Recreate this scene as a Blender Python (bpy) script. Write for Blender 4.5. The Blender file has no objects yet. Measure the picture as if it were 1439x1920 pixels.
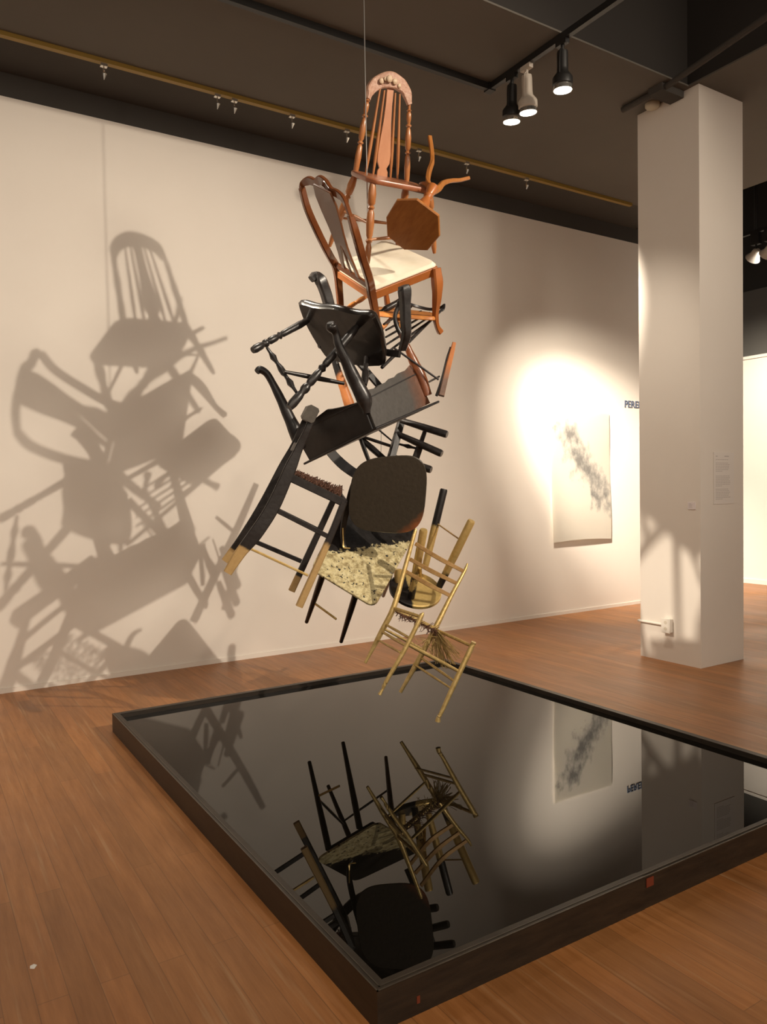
import bpy, bmesh, math, random
from mathutils import Vector, Matrix
random.seed(7)
S = bpy.context.scene
COL = S.collection
V = Vector
# ------------------------------------------------------------------ camera
R2 = V((0.846864, -0.531550, -0.016591)); U2 = V((0.030579, 0.017524, 0.999379)); F2 = V((0.530929, 0.846845, -0.031095))
cd = bpy.data.cameras.new('camera'); cam = bpy.data.objects.new('camera', cd); COL.objects.link(cam)
cam.matrix_world = Matrix(((R2.x, U2.x, -F2.x, 0), (R2.y, U2.y, -F2.y, 0), (R2.z, U2.z, -F2.z, 1.40), (0, 0, 0, 1)))
cd.sensor_fit = 'VERTICAL'; cd.sensor_height = 36.0; cd.lens = 36.0 * 1429.42 / 1920.0
cd.clip_start = 0.05
S.camera = cam
# ------------------------------------------------------------------ exposure, world, lights
S.view_settings.view_transform = 'Standard'; S.view_settings.look = 'None'
S.view_settings.gamma = 1.0; S.view_settings.exposure = 0.0; S.view_settings.use_curve_mapping = False
w = bpy.data.worlds.new('gallery_ambient'); S.world = w; w.use_nodes = True
w.node_tree.nodes['Background'].inputs[0].default_value = (1.0, 0.85, 0.70, 1)
w.node_tree.nodes['Background'].inputs[1].default_value = 0.40

def aim(o, target):
    d = (V(target) - o.location).normalized(); o.rotation_euler = d.to_track_quat('-Z', 'Y').to_euler()
def spot(name, loc, target, power, deg, blend, size, col=(1.0, 0.80, 0.56)):
    l = bpy.data.lights.new(name, 'SPOT'); l.energy = power; l.spot_size = math.radians(deg); l.spot_blend = blend
    l.shadow_soft_size = size; l.color = col
    o = bpy.data.objects.new(name, l); COL.objects.link(o); o.location = loc; aim(o, target); return o
spot('key_lamp', (4.66, -1.64, 4.79), (1.75, 5.2, 1.70), 1400, 50, 1.0, 0.035, (1.0, 0.87, 0.71))
spot('second_key_fill', (4.92, -1.70, 4.62), (3.0, 5.9, 2.2), 540, 62, 1.0, 0.45, (1.0, 0.87, 0.71))  # second key, widened and softened as added fill for the wall at right
spot('column_lamp', (-0.3, 4.35, 4.15), (5.05, 3.84, 0.42), 1500, 15, 0.9, 0.05, (1.0, 0.87, 0.70))
spot('drawing_lamp', (3.74, 4.14, 3.90), (6.95, 5.95, 1.45), 2300, 34, 1.0, 0.03, (1.0, 0.87, 0.71))
spot('drawing_lamp_b', (3.74, 3.99, 3.90), (6.95, 5.95, 1.25), 1100, 50, 1.0, 0.03, (1.0, 0.87, 0.71))
spot('floor_lamp_c', (3.73, 3.65, 3.90), (5.2, 4.6, 0.6), 120, 80, 1.0, 0.03, (1.0, 0.87, 0.71))
spot('overhead_track_lamp', (1.75, 4.36, 4.15), (1.9, 3.9, 2.0), 110, 56, 0.8, 0.05, (1.0, 0.90, 0.76))
spot('far_room_lamp', (7.9, 5.0, 3.7), (9.89, 6.0, 1.9), 560, 80, 1.0, 0.05, (1.0, 0.88, 0.72))
spot('far_room_lamp_b', (8.2, 2.5, 4.0), (9.89, 3.6, 1.9), 400, 90, 1.0, 0.05, (1.0, 0.88, 0.72))
spot('ceiling_track_lamp_left', (-0.6, 1.5, 4.20), (0.6, 5.9, 2.0), 120, 100, 1.0, 0.25, (1.0, 0.87, 0.71))
spot('front_floor_lamp', (0.3, -1.2, 4.20), (0.6, 1.6, 0.0), 260, 100, 1.0, 0.15, (1.0, 0.84, 0.64))
al = bpy.data.lights.new('room_bounce_fill', 'AREA'); al.energy = 110; al.size = 5.0; al.color = (1.0, 0.83, 0.66)  # added unseen area fill in place of room bounce, no lamp built
ao = bpy.data.objects.new('room_bounce_fill', al); COL.objects.link(ao); ao.location = (1.5, -3.0, 3.8); aim(ao, (2.0, 3.5, 0.6))

# ------------------------------------------------------------------ helpers
def tag(o, label=None, cat=None, group=None, kind=None):
    if label: o['label'] = label
    if cat: o['category'] = cat
    if group: o['group'] = group
    if kind: o['kind'] = kind
    return o
def thing(name, loc, label, cat, group=None):
    o = bpy.data.objects.new(name, None); COL.objects.link(o); o.location = loc; o.empty_display_size = 0.1
    return tag(o, label, cat, group)
def shade(me, ang=40):
    for p in me.polygons: p.use_smooth = True
    try: me.set_sharp_from_angle(angle=math.radians(ang))
    except Exception: pass
def obj(name, bm, m, parent=None, smooth=True, ang=40):
    """links a bmesh written in world coordinates as one object under its parent"""
    off = parent.location if parent is not None and parent.type == 'EMPTY' else (V(parent['org']) if parent is not None else V((0, 0, 0)))
    bmesh.ops.recalc_face_normals(bm, faces=bm.faces)
    me = bpy.data.meshes.new(name)
    if parent is None:
        zs = [v.co for v in bm.verts]; off = V((sum(c.x for c in zs) / len(zs), sum(c.y for c in zs) / len(zs), min(c.z for c in zs)))
    bmesh.ops.translate(bm, verts=bm.verts, vec=-V(off)); bm.to_mesh(me); bm.free()
    if smooth: shade(me, ang)
    o = bpy.data.objects.new(name, me); COL.objects.link(o)
    if m: me.materials.append(m)
    if parent is None: o.location = off
    else: o.parent = parent
    o['org'] = list(off)
    return o
def catmull(pts, sizes, k=5):
    P = [V(p) for p in pts]; n = len(P); out = []; so = []
    for i in range(n - 1):
        a = P[i - 1] if i else P[0] * 2 - P[1]; b = P[i]; c = P[i + 1]; d = P[i + 2] if i + 2 < n else P[-1] * 2 - P[-2]
        for j in range(k):
            t = j / k
            out.append(0.5 * ((2 * b) + (c - a) * t + (2 * a - 5 * b + 4 * c - d) * t * t + (3 * b - a - 3 * c + d) * t ** 3))
            s0, s1 = sizes[i], sizes[i + 1]; u = t * t * (3 - 2 * t)
            so.append(s0 + (s1 - s0) * u if not isinstance(s0, tuple) else (s0[0] + (s1[0] - s0[0]) * u, s0[1] + (s1[1] - s0[1]) * u))
    out.append(P[-1]); so.append(sizes[-1]); return out, so
def sweep(bm, pts, sizes, ref=(0, 0, 1), n=12, curve=0, round_ends=False):
    """tube or bar along a path; size r = round, (a, b) = bar with a along ref and b across"""
    pts = [V(p) for p in pts]
    if not isinstance(sizes, list): sizes = [sizes] * len(pts)
    if curve: pts, sizes = catmull(pts, sizes, curve)
    ref = V(ref).normalized(); rings = []
    for i, p in enumerate(pts):
        a = pts[max(i - 1, 0)]; b = pts[min(i + 1, len(pts) - 1)]
        t = (b - a).normalized()
        x = ref - t * ref.dot(t)
        if x.length < 1e-3: x = t.orthogonal()
        x.normalize(); y = t.cross(x); s = sizes[i]; r = []
        if isinstance(s, tuple):
            A, B = s[0] / 2, s[1] / 2; c = min(A, B) * 0.35
            for (u, v) in ((A - c, B), (-A + c, B), (-A, B - c), (-A, -B + c), (-A + c, -B), (A - c, -B), (A, -B + c), (A, B - c)):
                r.append(bm.verts.new(p + x * u + y * v))
        else:
            for k in range(n):
                q = 2 * math.pi * k / n; r.append(bm.verts.new(p + (x * math.cos(q) + y * math.sin(q)) * s))
        rings.append(r)
    for r0, r1 in zip(rings, rings[1:]):
        m = len(r0)
        for k in range(m): bm.faces.new((r0[k], r0[(k + 1) % m], r1[(k + 1) % m], r1[k]))
    bm.faces.new(rings[0][::-1]); bm.faces.new(rings[-1]); return bm
def B(): return bmesh.new()
def lerp(a, b, t): return V(a) * (1 - t) + V(b) * t
def turned(bm, p, q, prof, n=12):
    return sweep(bm, [lerp(p, q, t) for t, r in prof], [r for t, r in prof], n=n)
def box(bm, x0, x1, y0, y1, z0, z1):
    vs = [bm.verts.new((x, y, z)) for x in (x0, x1) for y in (y0, y1) for z in (z0, z1)]
    for f in ((0, 1, 3, 2), (4, 6, 7, 5), (0, 4, 5, 1), (2, 3, 7, 6), (0, 2, 6, 4), (1, 5, 7, 3)): bm.faces.new([vs[i] for i in f])
    return bm
def quadmap(fl, fr, bl, br):
    fl, fr, bl, br = V(fl), V(fr), V(bl), V(br)
    return lambda u, v: (fl * (1 - u) * (1 + v) + fr * (1 + u) * (1 + v) + bl * (1 - u) * (1 - v) + br * (1 + u) * (1 - v)) / 4
def rounded(rx, ry, n=5, hx=1.0, hy=1.0):
    out = []
    for cx, cy, a0 in ((hx - rx, hy - ry, 0), (-hx + rx, hy - ry, 90), (-hx + rx, -hy + ry, 180), (hx - rx, -hy + ry, 270)):
        for k in range(n + 1):
            a = math.radians(a0 + 90 * k / n); out.append((cx + rx * math.cos(a), cy + ry * math.sin(a)))
    return out
def superell(e=2.6, n=40):
    out = []
    for k in range(n):
        a = 2 * math.pi * k / n; c, s = math.cos(a), math.sin(a)
        out.append((math.copysign(abs(c) ** (2 / e), c), math.copysign(abs(s) ** (2 / e), s)))
    return out
def plate(bm, outline, f, N, top, bot, bev=0.004, inner=None, dome=0.0):
    """solid slab: outline in (u, v) mapped through f, from height top to height bot along N"""
    N = V(N).normalized(); c = sum((V((u, v)) for u, v in outline), V((0, 0))) / len(outline)
    def ring(k, h): return [bm.verts.new(f(c.x + (u - c.x) * k, c.y + (v - c.y) * k) + N * h) for u, v in outline]
    size = max((f(u, v) - f(c.x, c.y)).length for u, v in outline); e = bev / size
    rs = []
    if dome:
        for k in (0.25, 0.5, 0.7, 0.85, 0.94): rs.append(ring(k, top + dome * (1 - k ** 2.6)))
    rs += [ring(1 - e, top), ring(1, top - bev), ring(1, bot + bev), ring(1 - e, bot)]
    for a, b in zip(rs, rs[1:]):
        n = len(a)
        for k in range(n): bm.faces.new((a[k], b[k], b[(k + 1) % n], a[(k + 1) % n]))
    bm.faces.new(rs[0]); bm.faces.new(rs[-1][::-1]); return bm

# ------------------------------------------------------------------ materials
def mat(name, col, rough=0.5, metal=0.0, spec=0.5, emit=None, coat=0.0, noise=None, bump=0.0, nscale=20, stretch=None):
    m = bpy.data.materials.new(name); m.use_nodes = True; nt = m.node_tree; b = nt.nodes['Principled BSDF']
    b.inputs['Base Color'].default_value = (*col, 1); b.inputs['Roughness'].default_value = rough; b.inputs['Metallic'].default_value = metal
    b.inputs['Specular IOR Level'].default_value = spec; b.inputs['Coat Weight'].default_value = coat
    if emit: b.inputs['Emission Color'].default_value = (*emit[0], 1); b.inputs['Emission Strength'].default_value = emit[1]
    if noise or bump:
        tc = nt.nodes.new('ShaderNodeTexCoord'); mp = nt.nodes.new('ShaderNodeMapping'); nt.links.new(tc.outputs['Object'], mp.inputs['Vector'])
        if stretch: mp.inputs['Scale'].default_value = stretch
        nz = nt.nodes.new('ShaderNodeTexNoise'); nz.inputs['Scale'].default_value = nscale; nz.inputs['Detail'].default_value = 6; nz.inputs['Roughness'].default_value = 0.6
        nt.links.new(mp.outputs[0], nz.inputs['Vector'])
        if noise:
            rp = nt.nodes.new('ShaderNodeValToRGB'); rp.color_ramp.elements[0].position = 0.3; rp.color_ramp.elements[1].position = 0.7
            rp.color_ramp.elements[0].color = (*col, 1); rp.color_ramp.elements[1].color = (*noise, 1)
            nt.links.new(nz.outputs['Fac'], rp.inputs['Fac']); nt.links.new(rp.outputs[0], b.inputs['Base Color'])
        if bump:
            bp = nt.nodes.new('ShaderNodeBump'); bp.inputs['Strength'].default_value = bump; bp.inputs['Distance'].default_value = 0.004
            nt.links.new(nz.outputs['Fac'], bp.inputs['Height']); nt.links.new(bp.outputs[0], b.inputs['Normal'])
    return m
def blend(name, A, Bm, pA, pB, loc, jag=0.5, nscale=18, wid=0.12):
    """two finishes on one piece (paint against char, gold against black): A near world point pA, B near pB"""
    m = bpy.data.materials.new(name); m.use_nodes = True; nt = m.node_tree; b = nt.nodes['Principled BSDF']; L = nt.links
    d = V(pB) - V(pA); k = d / d.length_squared; c0 = (V(pA) - V(loc)).dot(k)
    tc = nt.nodes.new('ShaderNodeTexCoord')
    dp = nt.nodes.new('ShaderNodeVectorMath'); dp.operation = 'DOT_PRODUCT'; dp.inputs[1].default_value = k; L.new(tc.outputs['Object'], dp.inputs[0])
    nz = nt.nodes.new('ShaderNodeTexNoise'); nz.inputs['Scale'].default_value = nscale; nz.inputs['Detail'].default_value = 5; nz.inputs['Roughness'].default_value = 0.65; L.new(tc.outputs['Object'], nz.inputs['Vector'])
    ml = nt.nodes.new('ShaderNodeMath'); ml.operation = 'MULTIPLY_ADD'; L.new(nz.outputs['Fac'], ml.inputs[0]); ml.inputs[1].default_value = jag; ml.inputs[2].default_value = -jag * 0.5 - c0
    ad = nt.nodes.new('ShaderNodeMath'); ad.operation = 'ADD'; L.new(dp.outputs['Value'], ad.inputs[0]); L.new(ml.outputs[0], ad.inputs[1])
    mr = nt.nodes.new('ShaderNodeMapRange'); mr.inputs['From Min'].default_value = 0.5 - wid / 2; mr.inputs['From Max'].default_value = 0.5 + wid / 2; L.new(ad.outputs[0], mr.inputs['Value'])
    n2 = nt.nodes.new('ShaderNodeTexNoise'); n2.inputs['Scale'].default_value = 45; n2.inputs['Detail'].default_value = 4; L.new(tc.outputs['Object'], n2.inputs['Vector'])
    def side(X):
        mx = nt.nodes.new('ShaderNodeMix'); mx.data_type = 'RGBA'; mx.inputs[6].default_value = (*X[0], 1); mx.inputs[7].default_value = (*X[1], 1); L.new(n2.outputs['Fac'], mx.inputs[0]); return mx.outputs[2]
    mx = nt.nodes.new('ShaderNodeMix'); mx.data_type = 'RGBA'; L.new(mr.outputs[0], mx.inputs[0]); L.new(side(A), mx.inputs[6]); L.new(side(Bm), mx.inputs[7]); L.new(mx.outputs[2], b.inputs['Base Color'])
    for idx, sock in ((2, 'Roughness'), (3, 'Metallic')):
        q = nt.nodes.new('ShaderNodeMix'); q.inputs[2].default_value = A[idx]; q.inputs[3].default_value = Bm[idx]; L.new(mr.outputs[0], q.inputs[0]); L.new(q.outputs[0], b.inputs[sock])
    bp = nt.nodes.new('ShaderNodeBump'); bp.inputs['Strength'].default_value = 0.35; bp.inputs['Distance'].default_value = 0.003; L.new(n2.outputs['Fac'], bp.inputs['Height']); L.new(bp.outputs[0], b.inputs['Normal'])
    return m
# finishes: colour, second colour, roughness, metallic
CHAR = ((0.006, 0.005, 0.005), (0.018, 0.015, 0.015), 0.40, 0.0)
CHARG = ((0.010, 0.0085, 0.008), (0.030, 0.026, 0.025), 0.33, 0.0)
GOLD = ((0.56, 0.36, 0.10), (0.80, 0.60, 0.26), 0.40, 0.55)
RAWG = ((0.42, 0.26, 0.10), (0.55, 0.37, 0.16), 0.55, 0.15)
BROWN = ((0.22, 0.060, 0.018), (0.34, 0.11, 0.035), 0.35, 0.0)
LEAF = ((0.62, 0.50, 0.22), (0.90, 0.83, 0.55), 0.45, 0.35)
STUB = ((0.42, 0.13, 0.035), (0.52, 0.20, 0.06), 0.5, 0.0)
def solid(name, F, coat=0.0, nscale=30, stretch=None, bump=0.25): return mat(name, F[0], F[2], F[3], noise=F[1], bump=bump, nscale=nscale, coat=coat, stretch=stretch)
M_char = solid('charred_wood', CHAR); M_charg = solid('worn_black_paint', CHARG)
M_gold = solid('gold_paint', GOLD); M_rawg = solid('dull_gold_paint', RAWG)
M_honey = mat('honey_varnished_wood', (0.33, 0.115, 0.032), 0.30, noise=(0.46, 0.19, 0.065), nscale=14, coat=0.3, stretch=(1, 1, 0.25))
M_crest = mat('pink_brown_carved_wood', (0.40, 0.20, 0.13), 0.45, noise=(0.56, 0.36, 0.26), nscale=60, bump=0.9)
M_walnut = mat('red_brown_gloss_wood', (0.115, 0.034, 0.012), 0.18, noise=(0.20, 0.066, 0.022), nscale=12, coat=0.5, stretch=(1, 1, 0.3))
M_cedar = mat('orange_brown_wood', (0.32, 0.095, 0.022), 0.32, noise=(0.42, 0.14, 0.036), nscale=12, coat=0.2, stretch=(1, 1, 0.3))
M_oct = mat('octagon_oak', (0.30, 0.105, 0.022), 0.38, noise=(0.42, 0.165, 0.038), nscale=9, stretch=(5, 1.2, 1.2), coat=0.15)
M_cream = mat('cream_fabric', (0.80, 0.72, 0.55), 0.85, noise=(0.88, 0.81, 0.66), nscale=9, bump=0.15)
M_steel = mat('steel_cable', (0.55, 0.53, 0.50), 0.35, 0.9)
M_burnt = mat('burnt_orange_wood', (0.60, 0.24, 0.05), 0.5, noise=(0.36, 0.12, 0.03), nscale=25)
M_rush = mat('charred_rush', (0.035, 0.02, 0.015), 0.8, noise=(0.16, 0.06, 0.03), nscale=60)
M_rushg = mat('gilded_rush', (0.30, 0.20, 0.07), 0.6, 0.3, noise=(0.55, 0.40, 0.16), nscale=60)
# ------------------------------------------------------------------ the room
def tex_floor():
    m = bpy.data.materials.new('floor_boards'); m.use_nodes = True; nt = m.node_tree; b = nt.nodes['Principled BSDF']; L = nt.links
    tc = nt.nodes.new('ShaderNodeTexCoord'); mp = nt.nodes.new('ShaderNodeMapping'); mp.inputs['Rotation'].default_value = (0, 0, math.radians(90)); L.new(tc.outputs['Object'], mp.inputs[0])
    br = nt.nodes.new('ShaderNodeTexBrick'); br.inputs['Color1'].default_value = (0.0, 0.0, 0.0, 1); br.inputs['Color2'].default_value = (1, 1, 1, 1); br.inputs['Mortar'].default_value = (0.5, 0.5, 0.5, 1)
    br.inputs['Scale'].default_value = 1.0; br.inputs['Brick Width'].default_value = 1.7; br.inputs['Row Height'].default_value = 0.083; br.inputs['Mortar Size'].default_value = 0.0016; br.inputs['Mortar Smooth'].default_value = 0.3
    br.offset = 0.37; L.new(mp.outputs[0], br.inputs['Vector'])
    n1 = nt.nodes.new('ShaderNodeTexNoise'); n1.inputs['Scale'].default_value = 1.3; n1.inputs['Detail'].default_value = 4; L.new(tc.outputs['Object'], n1.inputs['Vector'])
    mp2 = nt.nodes.new('ShaderNodeMapping'); mp2.inputs['Scale'].default_value = (14, 1.1, 1); L.new(tc.outputs['Object'], mp2.inputs[0])
    n2 = nt.nodes.new('ShaderNodeTexNoise'); n2.inputs['Scale'].default_value = 3.0; n2.inputs['Detail'].default_value = 7; n2.inputs['Roughness'].default_value = 0.65; L.new(mp2.outputs[0], n2.inputs['Vector'])
    def ramp(src, a, ca, z, cz):
        r = nt.nodes.new('ShaderNodeValToRGB'); r.color_ramp.elements[0].position = a; r.color_ramp.elements[0].color = (*ca, 1); r.color_ramp.elements[1].position = z; r.color_ramp.elements[1].color = (*cz, 1); L.new(src, r.inputs[0]); return r.outputs[0]
    def mix(f, a, c, mode='MIX'):
        x = nt.nodes.new('ShaderNodeMix'); x.data_type = 'RGBA'; x.blend_type = mode
        if isinstance(f, float): x.inputs[0].default_value = f
        else: L.new(f, x.inputs[0])
        L.new(a, x.inputs[6]); L.new(c, x.inputs[7]); return x.outputs[2]
    base = ramp(n2.outputs['Fac'], 0.3, (0.30, 0.125, 0.036), 0.72, (0.44, 0.205, 0.075))
    plank = ramp(br.outputs['Color'], 0.0, (0.84, 0.84, 0.84), 1.0, (1.10, 1.06, 1.02))
    c = mix(1.0, base, plank, 'MULTIPLY')
    c = mix(0.75, c, ramp(n1.outputs['Fac'], 0.3, (0.80, 0.70, 0.60), 0.7, (1.20, 1.18, 1.16)), 'MULTIPLY')
    # pale scuffs along some of the seams
    mp3 = nt.nodes.new('ShaderNodeMapping'); mp3.inputs['Scale'].default_value = (26, 0.9, 1); L.new(tc.outputs['Object'], mp3.inputs[0])
    n3 = nt.nodes.new('ShaderNodeTexNoise'); n3.inputs['Scale'].default_value = 1.6; n3.inputs['Detail'].default_value = 3; L.new(mp3.outputs[0], n3.inputs['Vector'])
    sc = ramp(n3.outputs['Fac'], 0.60, (0, 0, 0), 0.73, (0.42, 0.42, 0.42))
    pale = nt.nodes.new('ShaderNodeRGB'); pale.outputs[0].default_value = (0.50, 0.32, 0.17, 1)
    c = mix(sc, c, pale.outputs[0]); dk = nt.nodes.new('ShaderNodeRGB'); dk.outputs[0].default_value = (0.10, 0.045, 0.018, 1)
    mf = nt.nodes.new('ShaderNodeMath'); mf.operation = 'MULTIPLY'; L.new(br.outputs['Fac'], mf.inputs[0]); mf.inputs[1].default_value = 0.45
    c = mix(mf.outputs[0], c, dk.outputs[0]); L.new(c, b.inputs['Base Color'])
    L.new(ramp(n1.outputs['Fac'], 0.3, (0.36, 0.36, 0.36), 0.7, (0.50, 0.50, 0.50)), b.inputs['Roughness'])
    bp = nt.nodes.new('ShaderNodeBump'); bp.inputs['Strength'].default_value = 0.25; bp.inputs['Distance'].default_value = 0.004; L.new(n2.outputs['Fac'], bp.inputs['Height']); L.new(bp.outputs[0], b.inputs['Normal'])
    return m
M_wall = mat('white_wall_paint', (0.76, 0.70, 0.63), 0.85, noise=(0.80, 0.745, 0.675), nscale=0.8, bump=0.03)
M_ceil = mat('brown_ceiling_paint', (0.108, 0.096, 0.080), 0.9, noise=(0.123, 0.110, 0.092), nscale=1.0)
M_ceild = mat('dark_ceiling_paint', (0.050, 0.044, 0.038), 0.9, noise=(0.060, 0.053, 0.046), nscale=1.0)
M_black = mat('black_fixture', (0.012, 0.011, 0.010), 0.45)
def struct(name, bm, m, **k): return tag(obj(name, bm, m, smooth=False), kind='structure')
struct('floor', box(B(), -5, 12, -5, 9.5, -0.1, 0), tex_floor())
struct('wall_left', box(B(), -5, 8.6, 5.956, 6.10, 0, 4.174), M_wall)
struct('wall_left_upper', box(B(), -5, 8.6, 5.965, 6.10, 4.174, 4.344), M_ceild)
struct('wall_far', box(B(), 9.89, 10.05, -5, 9.5, 0, 3.09), M_wall)
struct('trim_far_wall_cap', box(B(), 9.87, 10.07, -5, 9.5, 3.09, 3.13), M_wall)
struct('wall_far_upper', box(B(), 9.93, 10.05, -5, 9.5, 3.13, 4.03), mat('grey_upper_wall', (0.085, 0.080, 0.072), 0.9))
struct('wall_far_top', box(B(), 9.95, 10.05, -5, 9.5, 4.03, 6.0), mat('black_upper_wall', (0.02, 0.018, 0.015), 0.95))
struct('wall_back', box(B(), 8.6, 12, 9.4, 9.5, 0, 6.0), M_wall)
bm = B(); z = 4.344
box(bm, -5, 7.24, 3.644, 5.46, z, z + 0.012); box(bm, 5.02, 7.24, 0.5, 3.644, z, z + 0.012); struct('ceiling', bm, M_ceil)
struct('ceiling_wall_strip', box(B(), -5, 7.24, 5.46, 5.965, z, z + 0.2), M_ceild)
bm = B(); box(bm, -5, 5.02, -5, 3.644, 5.9, 6.0); box(bm, -5, 5.05, 3.66, 3.70, z + 0.012, 5.9); box(bm, 5.03, 5.07, 0.5, 3.70, z + 0.012, 5.9)
box(bm, 7.24, 12, -5, 9.5, 5.9, 6.0); box(bm, 7.2, 7.24, -5, 9.5, z + 0.012, 5.9); struct('ceiling_raised_bay', bm, mat('black_brown_bay_paint', (0.022, 0.018, 0.015), 0.9))
struct('trim_hanging_rail', box(B(), -5, 6.55, 5.435, 5.475, z - 0.028, z + 0.01), mat('ochre_rail_paint', (0.30, 0.19, 0.035), 0.45))
struct('wall_column', box(B(), 5.0486, 5.59, 3.5776, 4.133, 0, 4.343), M_wall)
struct('baseboard_left', box(B(), -5, 8.6, 5.946, 5.957, 0, 0.035), M_wall)
struct('baseboard_far', box(B(), 9.875, 9.89, -5, 9.5, 0, 0.06), M_wall)

# ------------------------------------------------------------------ black basin with dark water
x0, x1, y0, y1, hp, t = 0.988, 3.410, 1.645, 4.608, 0.108, 0.036
M_basin = mat('black_stained_plywood', (0.011, 0.008, 0.0055), 0.42, noise=(0.030, 0.020, 0.012), nscale=7, bump=0.3, stretch=(1, 1, 6))
pool = thing('reflecting_pool', (0.5 * (x0 + x1), 0.5 * (y0 + y1), 0), 'large low black wooden basin filled with dark water on the wooden floor', 'basin')
for nm, (a, b_, c, d) in dict(left_board=(x0, x0 + t, y0, y1), back_board=(x0 + t, x1 - t, y1 - t, y1), right_board=(x1 - t, x1, y0, y1)).items():
    obj('frame_board', box(B(), a, b_, c, d, 0, hp), M_basin, pool, smooth=False)
obj('frame_board', box(B(), x0 + t, 2.022, y0, y0 + t, 0, hp), M_basin, pool, smooth=False)
obj('frame_board', box(B(), 2.024, x1 - t, y0 + 0.002, y0 + t, 0, hp - 0.002), M_basin, pool, smooth=False)
obj('basin_floor', box(B(), x0 + t, x1 - t, y0 + t, y1 - t, 0.001, 0.012), M_basin, pool, smooth=False)
M_rim = mat('worn_rim_edge', (0.045, 0.037, 0.027), 0.35, noise=(0.085, 0.070, 0.052), nscale=20)
bm = B(); e = 0.004
for a, b_, c, d in ((x0, x0 + e, y0, y1), (x0 + 0.014, x0 + 0.017, y0 + 0.014, y1), (x0, x1, y0, y0 + e), (x0 + 0.014, x1, y0 + 0.014, y0 + 0.017)): box(bm, a, b_, c, d, hp - 0.001, hp + 0.0012)
obj('worn_rim', bm, M_rim, pool, smooth=False)
M_red = mat('red_wood_showing', (0.16, 0.03, 0.012), 0.5)
obj('red_scuff', box(B(), 2.03, 2.065, y0 - 0.0015, y0 + 0.001, 0.07, 0.10), M_red, pool, smooth=False); obj('red_scuff', box(B(), 1.11, 1.12, y0 - 0.0015, y0 + 0.001, 0.03, 0.05), M_red, pool, smooth=False)
m = bpy.data.materials.new('dark_water'); m.use_nodes = True; b = m.node_tree.nodes['Principled BSDF']
b.inputs['Base Color'].default_value = (0.004, 0.0035, 0.0025, 1); b.inputs['Roughness'].default_value = 0.0; b.inputs['IOR'].default_value = 1.36; b.inputs['Specular IOR Level'].default_value = 0.5
wt = obj('dark_water', box(B(), x0 + t + .001, x1 - t - .001, y0 + t + .001, y1 - t - .001, 0.013, 0.083), m, smooth=False)
tag(wt, 'still black mirror-like water filling the low black basin', 'water', kind='stuff')

# ------------------------------------------------------------------ things on wall and column
# paper drawing hanging on the left wall, curling off it at the foot
def paper_mat():
    m = bpy.data.materials.new('charcoal_drawing_paper'); m.use_nodes = True; nt = m.node_tree; b = nt.nodes['Principled BSDF']; L = nt.links; b.inputs['Roughness'].default_value = 0.8
    uv = nt.nodes.new('ShaderNodeUVMap'); sp = nt.nodes.new('ShaderNodeSeparateXYZ'); L.new(uv.outputs[0], sp.inputs[0])
    def M(op, a, c=None, d=None):
        n = nt.nodes.new('ShaderNodeMath'); n.operation = op; n.use_clamp = False
        for i, q in enumerate((a, c, d)):
            if q is None: continue
            if isinstance(q, (int, float)): n.inputs[i].default_value = q
            else: L.new(q, n.inputs[i])
        return n.outputs[0]
    nz = nt.nodes.new('ShaderNodeTexNoise'); nz.inputs['Scale'].default_value = 9; nz.inputs['Detail'].default_value = 8; nz.inputs['Roughness'].default_value = 0.7; L.new(uv.outputs[0], nz.inputs['Vector'])
    n2 = nt.nodes.new('ShaderNodeTexNoise'); n2.inputs['Scale'].default_value = 4; n2.inputs['Detail'].default_value = 2; L.new(uv.outputs[0], n2.inputs['Vector'])
    vd = nt.nodes.new('ShaderNodeTexVoronoi'); vd.inputs['Scale'].default_value = 11; vd.feature = 'F1'; L.new(uv.outputs[0], vd.inputs['Vector'])
    u, v = sp.outputs[0], sp.outputs[1]
    cen = M('MULTIPLY_ADD', v, -1.15, 1.22)                       # the mass runs from low right to high left
    du = M('ABSOLUTE', M('SUBTRACT', u, M('MULTIPLY_ADD', n2.outputs['Fac'], 0.7, M('ADD', cen, -0.35))))
    lat = M('SUBTRACT', 0.30, du); a1 = M('MULTIPLY', lat, 4.0)
    top = M('MULTIPLY', M('SUBTRACT', 0.95, v), 9.0); bot = M('MULTIPLY', M('SUBTRACT', v, 0.20), 12.0)
    msk = M('MINIMUM', M('MINIMUM', a1, top), bot)
    msk = M('ADD', msk, M('MULTIPLY_ADD', nz.outputs['Fac'], 3.4, -2.0))
    msk = M('ADD', msk, M('MULTIPLY_ADD', vd.outputs['Distance'], 0.9, -0.35))
    n = nt.nodes.new('ShaderNodeMath'); n.operation = 'MULTIPLY'; n.use_clamp = True; L.new(msk, n.inputs[0]); n.inputs[1].default_value = 0.85
    mx = nt.nodes.new('ShaderNodeMix'); mx.data_type = 'RGBA'; L.new(n.outputs[0], mx.inputs[0]); mx.inputs[6].default_value = (0.84, 0.80, 0.72, 1); mx.inputs[7].default_value = (0.30, 0.29, 0.27, 1)
    L.new(mx.outputs[2], b.inputs['Base Color']); return m
bm = B(); NU, NV = 16, 28; g = []
for j in range(NV + 1):
    v = j / NV; row = []
    for i in range(NU + 1):
        u = i / NU; low = max(0, 0.35 - v) / 0.35
        y = 5.950 - 0.012 - 0.022 * low ** 2 * (0.6 + 0.4 * (1 - u)) - 0.012 * math.sin(u * math.pi) * (1 - v) - 0.006 * math.sin(v * 9)
        row.append(bm.verts.new((5.845 + 0.905 * u + 0.01 * math.sin(v * 5) * (1 if u > .5 else .3), y, 0.788 + 1.412 * v + 0.018 * math.sin(u * math.pi) * (1 - v))))
    g.append(row)
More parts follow.
